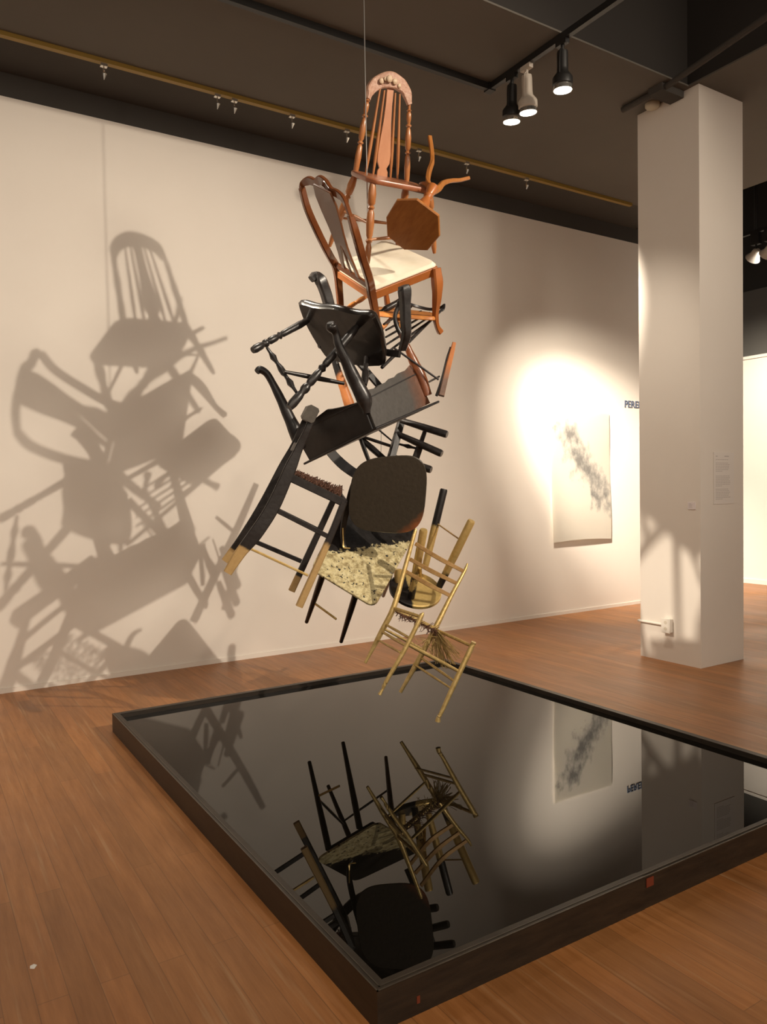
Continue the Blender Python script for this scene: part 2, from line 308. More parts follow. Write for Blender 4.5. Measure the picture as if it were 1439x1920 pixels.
uvl = bm.loops.layers.uv.new('UVMap')
for j in range(NV):
    for i in range(NU):
        f = bm.faces.new((g[j][i], g[j][i + 1], g[j + 1][i + 1], g[j + 1][i]))
        for lp, (a, c) in zip(f.loops, ((i, j), (i + 1, j), (i + 1, j + 1), (i, j + 1))): lp[uvl].uv = (a / NU, c / NV)
ge = bmesh.ops.solidify(bm, geom=bm.faces[:], thickness=0.0015)
dr = obj('paper_drawing', bm, paper_mat()); tag(dr, 'large pale paper sheet with grey charcoal marks hung on the brightly lit wall', 'drawing')
# lettering
def lettering(name, txt, size, loc, rot, m, ext=0.004, label=None, cat=None, parent=None):
    cu = bpy.data.curves.new(name, 'FONT'); cu.body = txt; cu.size = size; cu.extrude = ext; cu.resolution_u = 2
    t_ = bpy.data.objects.new('tmp', cu); COL.objects.link(t_); dg = bpy.context.evaluated_depsgraph_get(); me = bpy.data.meshes.new_from_object(t_.evaluated_get(dg))
    bpy.data.objects.remove(t_); o = bpy.data.objects.new(name, me); COL.objects.link(o); me.materials.clear(); me.materials.append(m)
    o.rotation_euler = rot; o.location = loc
    if parent: o.parent = parent; o.location = V(loc) - parent.location
    if label: tag(o, label, cat)
    return o
M_ink = mat('blue_grey_vinyl', (0.10, 0.13, 0.20), 0.6)
lettering('wall_lettering', 'PEREI', 0.112, (7.012, 5.950, 2.284), (math.radians(90), 0, 0), M_ink, label='small blue-grey capital lettering on the wall at the edge of the column', cat='lettering')
# text panel and small label on the column
M_card = mat('warm_white_card', (0.76, 0.71, 0.66), 0.7); M_print = mat('grey_print', (0.55, 0.50, 0.47), 0.8)
p = thing('text_panel', (5.334, 3.5776, 1.236), 'tall pale printed text panel on the right face of the column', 'sign')
obj('panel', box(B(), 5.206, 5.462, 3.5730, 3.5774, 1.236, 1.633), M_card, p, smooth=False)
bm = B()
rows = [1.598, 1.574] + [1.548 - 0.0125 * k for k in range(23)]
for k, zz in enumerate(rows):
    if k in (8, 9, 17): continue
    L_ = 0.045 if k == 0 else (0.20 if k not in (7, 16, 24) else 0.10)
    n_ = max(1, int(L_ / 0.03)); xx = 5.232
    for q in range(n_):
        wd = random.uniform(0.018, 0.030); box(bm, xx, xx + wd, 3.5722, 3.5731, zz, zz + (0.008 if k == 0 else 0.0048)); xx += wd + 0.005
    if k == 0: box(bm, 5.34, 5.395, 3.5722, 3.5731, zz, zz + 0.008)
obj('printed_lines', bm, M_print, p, smooth=False)
p = thing('wall_label', (5.0486, 3.65, 1.202), 'small pale caption card on the left face of the column', 'sign')
obj('card', box(B(), 5.0445, 5.0484, 3.618, 3.683, 1.202, 1.256), mat('pink_white_card', (0.78, 0.72, 0.72), 0.7), p, smooth=False)
for k, q in enumerate((0.02, 0.034, 0.026, 0.03)): obj('printed_line', box(B(), 5.0438, 5.0446, 3.674 - q, 3.674, 1.243 - 0.009 * k, 1.246 - 0.009 * k), M_print, p, smooth=False)
p = thing('power_outlet', (5.0486, 3.86, 0.233), 'white surface power outlet with conduit low on the left face of the column', 'outlet')
M_plas = mat('white_plastic', (0.80, 0.76, 0.69), 0.4)
bm = box(B(), 5.008, 5.0484, 3.822, 3.895, 0.236, 0.343); bmesh.ops.bevel(bm, geom=bm.edges[:], offset=0.004, segments=2, affect='EDGES'); obj('outlet_box', bm, M_plas, p)
bm = box(B(), 5.003, 5.009, 3.818, 3.899, 0.232, 0.347); bmesh.ops.bevel(bm, geom=bm.edges[:], offset=0.002, segments=1, affect='EDGES'); fp = obj('face_plate', bm, M_plas, p)
M_sock = mat('ivory_socket', (0.62, 0.57, 0.48), 0.4)
for zc_ in (0.315, 0.266): obj('socket', sweep(B(), [(5.0035, 3.8585, zc_), (5.0018, 3.8585, zc_)], 0.014, ref=(0, 1, 0), n=16), M_sock, p)
obj('conduit', sweep(B(), [(5.036, 3.89, 0.289), (5.036, 4.10, 0.289), (5.037, 4.139, 0.289), (5.06, 4.145, 0.289), (5.30, 4.145, 0.289)], 0.010, ref=(0, 0, 1), curve=3), M_plas, p)
p = obj('paper_scrap', plate(B(), [(1, .2), (.3, 1), (-.8, .7), (-1, -.3), (.1, -1)], lambda u, v: V((0.279 + 0.010 * u, 2.44 + 0.012 * v, 0.0012)), (0, 0, 1), 0.0012, -0.001, bev=0.0004), mat('white_paper', (0.85, 0.82, 0.78), 0.8))
tag(p, 'tiny white paper scrap on the floorboards at lower left', 'litter')

# ------------------------------------------------------------------ ceiling fittings
p = thing('lighting_track', (3.72, 4.37, 4.344), 'long black L-shaped lighting track under the brown ceiling', 'lighting track')
obj('track_rail', box(B(), -5, 3.738, 4.352, 4.388, 4.296, 4.343), M_black, p, smooth=False)
obj('track_rail', box(B(), 3.702, 3.738, 2.5, 4.352, 4.296, 4.340), M_black, p, smooth=False)
obj('corner_joint', box(B(), 3.69, 3.75, 4.34, 4.40, 4.290, 4.343), M_black, p, smooth=False)
M_lens = mat('lit_lamp_face', (1, 1, 1), 0.3, emit=((1.0, 0.93, 0.78), 4.0)); M_bulb = mat('lit_lamp_core', (1, 1, 1), 0.3, emit=((1.0, 0.97, 0.90), 22.0))
M_greyf = mat('pale_grey_fixture', (0.50, 0.44, 0.37), 0.5); M_refl = mat('chrome_reflector', (0.8, 0.78, 0.72), 0.15, 0.9)
def track_light(x, y, body, label, tilt, ztop=4.296, s=1.0, M_=M_black):
    p = thing('spotlight', (x, y, ztop), label, 'spotlight')
    d = V((tilt[0], tilt[1], -1)).normalized(); a = V((x, y, ztop - 0.06 * s)); L = 0.25 * s
    bm = box(B(), x - .018 * s, x + .018 * s, y - .045 * s, y + .045 * s, ztop - 0.030 * s, ztop); obj('adapter', bm, M_black if M_ is M_black else M_, p, smooth=False)
    obj('stem', sweep(B(), [(x, y, ztop - .028 * s), tuple(a)], 0.012 * s, ref=(1, 0, 0)), M_, p)
    pr = [(0.0, .018), (.03, .034), (.10, .036), (.45, .036), (.55, .038), (.66, .060), (.70, .066), (.86, .066), (.88, .060)]
    q = a + d * L; obj('housing', turned(B(), tuple(a), tuple(q), [(t_, r * s) for t_, r in pr] , n=20), M_, p)
    sd = d.cross(V((0, 1, 0))).normalized()
    obj('yoke', sweep(B(), [tuple(a + V((0, 0.0, 0.02 * s))), tuple(a + d * 0.03 + V((-.045 * s, -.02 * s, 0))), tuple(a + d * 0.16 * s + V((-.050 * s, -.02 * s, 0)))], (0.010 * s, 0.006 * s), ref=(0, 1, 0), curve=3), M_, p)
    rim = obj('lamp_rim', turned(B(), tuple(a + d * L * .86), tuple(a + d * L * 1.0), [(0, .056 * s), (.3, .060 * s), (1, .062 * s)], n=20), M_refl, p)
    obj('lamp_glass', turned(B(), tuple(a + d * L * .995), tuple(a + d * L * 1.03), [(0, .059 * s), (.5, .058 * s), (1, .040 * s)], n=20), M_lens, p)
    obj('bulb', turned(B(), tuple(a + d * L * 1.02), tuple(a + d * L * 1.07), [(0, .022 * s), (.6, .024 * s), (1, .010 * s)], n=12), M_bulb, p)
    return p
track_light(3.72, 3.642, 0, 'black track spotlight, right one of the three under the ceiling', (0.05, 0.05))
track_light(3.72, 3.98, 0, 'pale grey track spotlight between two black ones', (0.10, 0.06), M_=M_greyf)
track_light(3.72, 4.13, 0, 'black track spotlight nearest the corner of the track', (0.06, 0.10))
# hanging rail hooks
for k, (x, z_) in enumerate(((1.233, 4.316), (2.035, 4.316), (2.167, 4.316), (2.639, 4.316), (3.128, 4.316), (3.84, 4.316), (4.364, 4.316), (5.082, 4.316))):
    bm = B(); box(bm, x - .022, x + .022, 5.440, 5.470, z_ - .020, z_)
    sweep(bm, [(x, 5.455, z_ - .02), (x, 5.455, z_ - .055)], 0.006, ref=(1, 0, 0)); sweep(bm, [(x, 5.455, z_ - .05), (x + .004, 5.452, z_ - .07), (x, 5.455, z_ - .105)], [0.008, 0.017, 0.003], ref=(1, 0, 0), n=8)
    tag(obj('rail_hook', bm, M_refl), ['leftmost picture hook on the ochre ceiling rail', 'left one of the two close picture hooks on the ceiling rail', 'right one of the two close picture hooks on the ceiling rail', 'picture hook on the ceiling rail, next left of the one beside the top chair', 'picture hook on the ceiling rail just left of the top chair', 'picture hook on the ceiling rail just right of the top chair back', 'picture hook on the ceiling rail above the octagonal table legs', 'rightmost picture hook on the ceiling rail'][k], 'hook', group='picture hooks on the ceiling rail')
p = thing('ceiling_pipe', (4.83, 4.04, 4.30), 'dark pipe crossing the ceiling to the top of the column', 'pipe')
obj('pipe', sweep(B(), [(4.835, 4.10, 4.318), (4.83, 3.66, 4.318), (4.80, 3.58, 4.31), (4.645, 2.808, 4.30), (4.55, 2.35, 4.295)], 0.022, ref=(0, 0, 1)), M_ceild, p)
obj('pipe_bracket', box(B(), 4.79, 5.04, 3.70, 3.82, 4.29, 4.343), M_ceild, p, smooth=False)
p = obj('smoke_detector', turned(B(), (4.998, 3.95, 4.343), (4.998, 3.95, 4.300), [(0, .055), (.5, .055), (.8, .045), (1, .02)], n=20), mat('cream_plastic', (0.55, 0.50, 0.38), 0.5)); tag(p, 'small cream disc on the ceiling beside the column top', 'detector')
# far room lights
p = thing('lighting_track', (8.2, 5.0, 5.9), 'thin black track hung on a pole in the room beyond the column', 'lighting track')
obj('track_rail', box(B(), 8.18, 8.22, 0.5, 6.5, 4.20, 4.235), M_black, p, smooth=False)
obj('pole', sweep(B(), [(8.2, 5.09, 4.23), (8.2, 5.09, 5.9)], 0.018, ref=(1, 0, 0)), M_black, p)
def far_spot(y, label):
    p = thing('spotlight', (8.2, y, 4.20), label, 'spotlight'); a = V((8.2, y, 4.08)); d = V((0.35, 0.75, -0.55)).normalized()
    obj('adapter', box(B(), 8.17, 8.23, y - .05, y + .05, 4.07, 4.20), M_black, p, smooth=False)
    obj('stem', sweep(B(), [tuple(a), tuple(a + V((0, -.01, -.07)))], 0.012, ref=(1, 0, 0)), M_black, p)
    a = a + V((0, -.03, -.07)); obj('housing', turned(B(), tuple(a), tuple(a + d * .13), [(0, .02), (.2, .05), (.6, .055), (1, .085)], n=16), M_greyf, p)
    obj('lamp_glass', turned(B(), tuple(a + d * .13), tuple(a + d * .145), [(0, .082), (1, .06)], n=16), M_bulb, p)
far_spot(5.09, 'lit spotlight on the far track just right of the column'); far_spot(4.93, 'second lit far spotlight, cut by the right edge of the photo')
# world positions of the joints of each piece of furniture
J = {
 'A': {'bls': (2.660, 3.912, 3.266), 'fls': (2.644, 3.653, 3.128), 'brs': (2.302, 3.919, 3.257), 'frs': (2.267, 3.667, 3.119), 'tl': (2.594, 3.774, 3.681), 'tr': (2.316, 3.776, 3.666), 'brf': (2.261, 4.182, 2.894), 'frf': (2.299, 3.799, 2.679), 'blf': (2.737, 4.153, 2.929), 'flf': (2.768, 3.783, 2.821), '_x': (-0.997, 0.024, -0.074), '_z': (-0.077, -0.478, 0.875)},
 'C': {'bls': (2.243, 4.061, 2.722), 'fls': (2.591, 4.077, 2.936), 'brs': (2.290, 3.742, 2.519), 'frs': (2.677, 3.646, 2.693), 'brf': (2.465, 3.937, 2.218), 'blf': (2.399, 4.288, 2.425), 'flf': (2.755, 4.301, 2.620), '_x': (0.162, -0.850, -0.501), '_y': (0.889, -0.095, 0.448), '_z': (-0.429, -0.518, 0.740)},
 'B': {'hub': (2.602, 3.563, 3.107), 'o0': (2.277, 3.448, 2.941), 'o1': (2.283, 3.572, 2.881), 'o2': (2.343, 3.652, 2.818), 'o3': (2.442, 3.629, 2.752), 'o4': (2.526, 3.513, 2.733), 'o5': (2.517, 3.389, 2.771), 'o6': (2.454, 3.311, 2.845), 'o7': (2.335, 3.347, 2.916)},
 'E': {'fl': (2.153, 3.490, 2.321), 'fr': (1.928, 3.996, 2.471), 'bl': (2.366, 3.733, 2.093), 'br': (2.188, 4.116, 2.180), '_z': (0.695, 0.106, 0.711)},
 'I': {'fl': (2.275, 3.742, 0.714), 'fr': (1.978, 3.959, 0.942), 'bl': (2.813, 4.057, 1.139), 'br': (2.445, 4.323, 1.363), 'brf': (2.466, 4.731, 0.857), '_z': (-0.100, -0.720, 0.687)},
 'J': {'f0': (2.897, 3.893, 1.389), 'f1': (2.894, 3.615, 1.196), 'f2': (2.558, 3.641, 1.155), 'f3': (2.557, 3.921, 1.336), 'c': (2.799, 4.090, 0.735), '_x': (0.693, 0.545, 0.472), '_z': (0.144, 0.537, -0.831)},
 'H': {'brs': (1.765, 3.788, 1.474), '_x': (-0.375, -0.922, -0.089), '_y': (0.836, -0.295, -0.463), '_z': (0.401, -0.248, 0.882)},
 'L': {'frf': (2.019, 3.288, 0.349), '_x': (-0.867, 0.037, 0.497), '_z': (0.484, -0.176, 0.857)},
 'F': {'_x': (0.162, -0.964, 0.210), '_z': (0.383, -0.135, -0.914), 'fl': ((2.104, 4.219, 1.583), (2.025, 4.250, 1.737), (1.844, 4.322, 2.131), (2.082, 4.234, 1.561)), 'fr': ((2.197, 3.592, 1.737), (2.144, 3.607, 1.882), (1.959, 3.617, 2.281), (2.188, 3.553, 1.731)), 'bl': ((2.560, 4.336, 1.771), (2.495, 4.359, 1.927), (2.357, 4.461, 2.325), (2.581, 4.369, 1.775)), 'br': ((2.660, 3.705, 1.920), (2.591, 3.730, 2.077), (2.486, 3.748, 2.485), (2.704, 3.675, 1.913))},
}
# ------------------------------------------------------------------ the hanging pile of furniture
LEG = [(0, .013), (.05, .017), (.13, .0215), (.24, .020), (.27, .012), (.295, .019), (.32, .012), (.36, .018), (.48, .0215), (.62, .017), (.66, .011), (.69, .0185), (.72, .011), (.77, .016), (.90, .014), (1, .009)]
POST = [(0, .010), (.05, .014), (.20, .0165), (.33, .013), (.355, .008), (.37, .015), (.385, .015), (.40, .008), (.43, .014), (.56, .0165), (.66, .012), (.685, .0075), (.70, .015), (.715, .015), (.73, .0075), (.78, .012), (.85, .013), (.875, .0075), (.89, .014), (.905, .0075), (1, .008)]
ROD = [(0, .006), (.3, .009), (.5, .011), (.7, .009), (1, .006)]
def scaled(pr, k): return [(t, r * k) for t, r in pr]
p = thing('hanging_cable', tuple((2.290, 3.773, 3.034)), 'thin steel cable dropping from the ceiling to the hanging chairs', 'cable')
obj('cable', sweep(B(), [(2.288, 3.768, 2.882), V((2.288, 3.768, 2.882)) + V((0, 0, 3.0))], 0.0032, ref=(1, 0, 0), n=8), M_steel, p)
bm = B(); box(bm, *[c for k_ in (0, 1) for c in (V((2.288, 3.768, 2.882))[k_] - .03, V((2.288, 3.768, 2.882))[k_] + .03)], 5.88, 5.9)
obj('ceiling_plate', bm, M_black, p, smooth=False)

# ---- spindle-back chair at the top
a = J['A']; f = quadmap(a['fls'], a['frs'], a['bls'], a['brs']); N = V(a['_z'])
p = thing('spindle_back_chair', a['bls'], 'honey-brown spindle-back chair with pink-brown carved crest at the very top of the pile', 'chair', 'chairs hung from one cable')
ol = [(u * 1.22, v * 1.22 if v > 0 else v * 1.16) for u, v in rounded(.35, .35)]
obj('seat', plate(B(), ol, f, N, 0.012, -0.016, bev=.006), mat('honey_seat_wood', (0.26, 0.085, 0.035), 0.35, noise=(0.36, 0.14, 0.07), nscale=12, coat=0.2), p)
for k in ('brs', 'bls'): obj('back_post', turned(B(), a[k], V(a['t' + k[1]]) + N * .0, scaled(POST, 1.15)), M_honey, p)
fb = quadmap(a['tl'], a['tr'], a['bls'], a['brs'])
for u in (-.62, -.34, .34, .62): obj('spindle', turned(B(), fb(u, -1), fb(u * .80, 1.12), [(0, .006), (.2, .0095), (.35, .0105), (.6, .008), (1, .0055)]), M_honey, p)
bn = (V(a['tr']) - V(a['tl'])).cross(V(a['tl']) - V(a['bls'])).normalized()
sp = [(-.20, -1), (-.20, -.84), (-.14, -.76), (-.24, -.62), (-.26, -.40), (-.22, 0), (-.17, .4), (-.15, .8), (-.16, 1.2)]
obj('splat', plate(B(), sp + [(-u, v) for u, v in sp[::-1]], fb, bn, .005, -.005, bev=.002), mat('honey_splat_wood', (0.42, 0.17, 0.075), 0.32, noise=(0.52, 0.24, 0.12), nscale=14, stretch=(1, 1, .2), coat=.2), p)
cr = [(2.316, 3.790, 3.630), (2.331, 3.783, 3.685), (2.374, 3.770, 3.729), (2.437, 3.742, 3.749), (2.508, 3.745, 3.745), (2.561, 3.758, 3.718), (2.592, 3.772, 3.661)]
cre = obj('crest_rail', sweep(B(), cr, [(.030, .026), (.058, .030), (.072, .034), (.086, .036), (.072, .034), (.058, .030), (.030, .026)], ref=bn.cross(V(a['_x'])), curve=5), M_crest, p)
bm = B()
for (x_, y_), r_ in (((716, 150), .016), ((731, 145), .020), ((741, 150), .017), ((723, 147), .013), ((748, 160), .013)):
    c = V(x_ and {716: (2.381, 3.741, 3.728), 731: (2.420, 3.717, 3.739), 741: (2.457, 3.717, 3.734), 723: (2.402, 3.728, 3.739), 748: (2.494, 3.729, 3.725)}[x_])
    bmesh.ops.create_uvsphere(bm, u_segments=12, v_segments=6, radius=r_, matrix=Matrix.Translation(c) @ Matrix.Scale(0.45, 4, bn))
obj('carved_flower', bm, mat('cream_brown_carving', (0.50, 0.34, 0.22), 0.5, noise=(0.66, 0.52, 0.36), nscale=50, bump=.8), cre)
for k in ('frs', 'fls', 'brs', 'bls'):
    q0 = V(a[k]) - N * .012; obj('leg', turned(B(), q0, a[k[:2] + 'f'], scaled(LEG, 1.12), n=16), M_honey, p)
mid = lambda A_, B_, t: lerp(A_, B_, t)
obj('stretcher', turned(B(), mid(a['brs'], a['brf'], .60), mid(a['bls'], a['blf'], .60), ROD), M_honey, p)
obj('stretcher', turned(B(), mid(a['frs'], a['frf'], .68), mid(a['fls'], a['flf'], .68), scaled(ROD, 1.2)), M_honey, p)
obj('stretcher', turned(B(), mid(a['frs'], a['frf'], .50), mid(a['brs'], a['brf'], .50), ROD), M_honey, p)
obj('stretcher', turned(B(), mid(a['fls'], a['flf'], .50), mid(a['bls'], a['blf'], .50), ROD), M_honey, p)

# ---- chair with cream cushion
a = J['C']; f = quadmap(a['fls'], a['frs'], a['bls'], a['brs']); N = V(a['_z'])
p = thing('dining_chair', a['bls'], 'red-brown dining chair with cream cushion under the spindle-back chair', 'chair', 'chairs hung from one cable')
dm = V(a['bls'])
obj('cushion', plate(B(), [(u * 1.03, v * 1.05 + .02) for u, v in rounded(.16, .16)], f, N, .022, -.004, bev=.016, dome=.030), M_cream, p)
def rail(k0, k1, h=.05, t=.022, m=M_cedar, dz=-.024):
    return sweep(B(), [V(a[k0]) + N * dz, V(a[k1]) + N * dz], (h, t), ref=N)
for k0, k1 in (('bls', 'brs'), ('brs', 'frs'), ('bls', 'fls'), ('fls', 'frs')): obj('seat_rail', rail(k0, k1), M_cedar, p)
Y = V(a['_y'])
obj('back_post', sweep(B(), [(1.993, 3.455, 2.812), (2.039, 3.482, 2.735), (2.135, 3.572, 2.639), (2.235, 3.672, 2.564), a['brs'], (2.367, 3.819, 2.385), a['brf']], [(.034, .030), (.042, .032), (.044, .034), (.046, .034), (.050, .036), (.042, .032), (.032, .028)], ref=Y, curve=5), M_walnut, p)
obj('back_post', sweep(B(), [(1.912, 3.846, 3.070), (1.963, 3.881, 2.974), (2.073, 3.950, 2.860), (2.167, 4.005, 2.775), a['bls'], (2.317, 4.166, 2.611), a['blf']], [(.034, .030), (.038, .030), (.040, .032), (.042, .032), (.048, .034), (.042, .032), (.032, .028)], ref=Y, curve=5), M_walnut, p)
obj('crest_rail', sweep(B(), [(1.911, 3.846, 3.052), (1.908, 3.825, 3.083), (1.920, 3.770, 3.084), (1.933, 3.714, 3.058), (1.936, 3.665, 3.053), (1.941, 3.613, 3.017), (1.949, 3.571, 2.968), (1.962, 3.526, 2.939), (1.975, 3.481, 2.893), (1.995, 3.453, 2.801)], [(.026, .022), (.032, .022), (.046, .022), (.040, .022), (.052, .022), (.050, .022), (.040, .022), (.042, .022), (.036, .022), (.028, .022)], ref=N, curve=5), M_walnut, p)
tlc, trc = V((1.920, 3.817, 3.062)), V((1.983, 3.475, 2.849)); fb = quadmap(tlc, trc, a['bls'], a['brs'])
bn = (trc - tlc).cross(tlc - V(a['bls'])).normalized(); bm = B()
tp = [(-.40, 1.22), (-.50, .95), (-.46, .6), (-.38, .25), (-.34, -.1)]
plate(bm, tp + [(-u, v) for u, v in tp[::-1]], fb, bn, .006, -.006, bev=.002)
for s in (-1, 1):
    plate(bm, [(s * .04, -.06), (s * .34, -.06), (s * .37, -.35), (s * .44, -.62), (s * .50, -.86), (s * .34, -.86), (s * .30, -.62), (s * .18, -.40)], fb, bn, .006, -.006, bev=.002)
    plate(bm, [(s * .0, -.12), (s * .035, -.40), (s * .03, -.86), (0, -.86)], fb, bn, .005, -.005, bev=.001)
obj('splat', bm, mat('dark_brown_gloss_wood', (0.13, 0.050, 0.022), 0.20, noise=(0.18, 0.075, 0.036), nscale=10, coat=.6), p)  # dark glossy brown is the splat's own wood colour
obj('lower_back_rail', sweep(B(), [fb(-.98, -.84), fb(.98, -.84)], (.034, .018), ref=V(a['_z'])), M_walnut, p)
obj('leg', sweep(B(), [(2.675, 3.648, 2.684), (2.699, 3.666, 2.608), (2.726, 3.706, 2.538), (2.768, 3.782, 2.451), (2.810, 3.825, 2.395), (2.850, 3.846, 2.364)], [(.056, .050), (.064, .052), (.052, .044), (.034, .032), (.027, .027), (.036, .034)], ref=Y, curve=5), M_cedar, p)
obj('leg', sweep(B(), [a['fls'], lerp(a['fls'], a['flf'], .3) + Y * .015, lerp(a['fls'], a['flf'], .75) - Y * .005, a['flf']], [(.050, .046), (.052, .044), (.028, .028), (.034, .032)], ref=Y, curve=5), M_cedar, p)

# ---- octagonal candle table
a = J['B']; c = V((0, 0, 0))
for k in range(8): c += V(a['o%d' % k]) / 8
p = thing('octagonal_table', tuple(c), 'small octagonal oak pedestal table tipped toward the room above the cream cushion', 'table')
N = (V(a['o0']) - c).cross(V(a['o2']) - c).normalized()
if N.dot(F2) > 0: N = -N
X = (V(a['o0']) - c); X -= N * X.dot(N); X.normalize(); Y = N.cross(X)
ol = [((V(a['o%d' % k]) - c).dot(X), (V(a['o%d' % k]) - c).dot(Y)) for k in range(8)]
obj('table_top', plate(B(), ol, lambda u, v: c + X * u + Y * v, N, 0.0, -.018, bev=.005), M_oct, p, ang=20)
hub = V(a['hub']); obj('pedestal', turned(B(), c - N * .018, hub, [(0, .05), (.04, .05), (.06, .022), (.2, .018), (.4, .030), (.55, .034), (.7, .020), (.75, .028), (.8, .020), (.9, .030), (1, .034)], n=16), M_cedar, p)
for pts, sz in (([(2.604, 3.566, 3.097), (2.594, 3.598, 3.145), (2.625, 3.629, 3.226), (2.666, 3.653, 3.301), (2.690, 3.689, 3.384), (2.700, 3.721, 3.480)], .032), ([(2.607, 3.565, 3.091), (2.663, 3.590, 3.125), (2.724, 3.624, 3.179), (2.811, 3.666, 3.223), (2.892, 3.687, 3.250), (2.971, 3.698, 3.282)], .034), ([(2.615, 3.596, 3.121), (2.651, 3.694, 3.183), (2.700, 3.806, 3.234), (2.759, 3.912, 3.269)], .03)):
    n = len(pts); obj('leg', sweep(B(), pts, [(sz * (1.25 - .65 * min(1, i / (n - 2.5))), .024) for i in range(n)], ref=(0, 0, 1), curve=5), M_oct, p)

# ---- black windsor chair, underside of the seat toward the room
a = J['E']; f = quadmap(a['fl'], a['fr'], a['bl'], a['br']); N = V(a['_z'])
p = thing('windsor_chair', a['br'], 'worn black windsor chair showing its seat underside and two thick turned legs', 'chair', 'chairs hung from one cable')
ol = rounded(.22, .22); ol = [(u, v + (.05 * math.cos(u * 6.5) if v > .9 else 0)) for u, v in ol]
ol = [(u, v) for u, v in ol]; ext = []
for i, (u, v) in enumerate(ol):
    ext.append((u, v)); u2, v2 = ol[(i + 1) % len(ol)]
    if abs(u - u2) > .8 and v > .5:
        for k in range(1, 8): t_ = k / 8; uu = u + (u2 - u) * t_; ext.append((uu, 1.0 + .035 * math.cos(uu * 6.5)))
    elif abs(u - u2) > .8:
        for k in range(1, 6): t_ = k / 6; uu = u + (u2 - u) * t_; ext.append((uu, -1 - .08 * math.cos(uu * 1.57)))
    elif abs(v - v2) > .8:
        for k in range(1, 5): t_ = k / 5; vv = v + (v2 - v) * t_; ext.append((u * (1 + .07 * math.cos(vv * 1.57)), vv))
obj('seat', plate(B(), ext, f, N, .046, .0, bev=.014), mat('black_seat_paint', (0.009, 0.0075, 0.007), 0.30, noise=(0.022, 0.017, 0.014), nscale=6, bump=.2, stretch=(1, 4, 1), coat=.3), p)
BIG = [(0, .014), (.06, .021), (.16, .024), (.40, .0215), (.48, .020), (.50, .015), (.53, .024), (.56, .015), (.60, .022), (.70, .023), (.73, .016), (.76, .025), (.79, .025), (.82, .017), (.86, .024), (.95, .026), (1, .020)]
obj('leg', turned(B(), (2.020, 4.008, 2.386), (1.641, 3.944, 2.169), scaled(BIG, .9), n=16), M_charg, p)
obj('leg', turned(B(), (2.153, 3.671, 2.302), (1.743, 3.705, 1.837), BIG, n=16), M_charg, p)
obj('stretcher', turned(B(), (1.726, 3.941, 2.190), (1.786, 3.706, 1.921), [(0, .008), (.12, .010), (.22, .019), (.30, .012), (.36, .010), (.48, .018), (.58, .018), (.64, .010), (.72, .012), (.80, .019), (.90, .010), (1, .008)]), M_charg, p)
obj('stretcher', turned(B(), (1.743, 3.762, 2.034), (2.112, 3.767, 1.994), [(0, .009), (.3, .013), (.6, .014), (1, .010)]), M_charg, p)
obj('leg', turned(B(), (2.286, 3.802, 2.165), (2.194, 3.677, 1.978), [(0, .014), (.3, .016), (.45, .010), (.55, .020), (.8, .022), (1, .014)]), M_charg, p)
obj('back_post', turned(B(), lerp(a['br'], a['fr'], .25), (2.709, 4.041, 2.593), [(0, .012), (.5, .016), (.70, .020), (.74, .012), (.78, .021), (.92, .018), (1, .022)]), M_charg, p)
obj('back_post', turned(B(), lerp(a['bl'], a['br'], .05), (2.957, 3.946, 2.548), [(0, .010), (.4, .012), (.7, .009), (1, .008)]), M_char, p)
for i, (x0_, x1_) in enumerate((((722, 664, 4.20), (822, 592, 4.60)), ((722, 648, 4.20), (812, 588, 4.62)), ((724, 632, 4.20), (800, 584, 4.64)), ((724, 619, 4.22), (784, 578, 4.64)), ((720, 606, 4.24), (770, 570, 4.62)))):
    q0 = {0: (2.398, 3.782, 2.183), 1: (2.400, 3.783, 2.233), 2: (2.407, 3.781, 2.282), 3: (2.420, 3.799, 2.327), 4: (2.421, 3.825, 2.366)}[i]; q1 = {0: (2.924, 3.965, 2.504), 1: (2.919, 3.994, 2.516), 2: (2.903, 4.029, 2.528), 3: (2.869, 4.076, 2.544), 4: (2.817, 4.110, 2.570)}[i]
    obj('spindle', turned(B(), q0, q1, [(0, .006), (.4, .0085), (.8, .006), (1, .005)], n=8), M_char, p)
obj('crest_rail', sweep(B(), [(2.721, 4.071, 2.584), (2.840, 4.095, 2.576), (2.916, 4.047, 2.554), (2.949, 3.976, 2.553), (2.960, 3.945, 2.568), (2.940, 3.931, 2.529), (2.923, 3.941, 2.519)], [(.020, .016), (.018, .014), (.018, .014), (.016, .013), (.011, .010), (.010, .010), (.007, .007)], ref=(0, 0, 1), curve=4), M_char, p)

# ---- upside-down side table
a = J['F']; N = V(a['_z']); TOP, APR, TIP, OVER = 0, 1, 2, 3
p = thing('side_table', a['fr'][TOP], 'black scorched side table hung upside down, cabriole legs pointing up', 'table')
M_fblk = solid('charred_table_side', CHAR, nscale=14)
gl = V(a['br'][TOP])
M_fright = blend('scorched_table_end', ((0.045, 0.041, 0.037), (0.075, 0.068, 0.062), 0.36, 0.0), ((.12, .035, .012), (.20, .065, .02), .35, 0), lerp(a['fr'][TOP], a['br'][TOP], .55), lerp(a['fr'][TOP], a['br'][TOP], 1.22), a['fr'][TOP], jag=.4, nscale=5, wid=.6)
def board(k0, k1, m, prof, inn):
    t0, t1, a0, a1 = V(a[k0][TOP]), V(a[k1][TOP]), V(a[k0][APR]), V(a[k1][APR])
    g = lambda u, v: lerp(t0, t1, u) * (1 - v) + lerp(a0, a1, u) * v
    nrm = (t1 - t0).cross(a0 - t0).normalized()
    if nrm.dot(V(inn) - t0) > 0: nrm = -nrm
    return obj('apron_board', plate(B(), [(0.02, -0.10), (0.98, -0.10)] + prof[::-1], g, nrm, .004, -.014, bev=.002), m, p, smooth=False), g, nrm
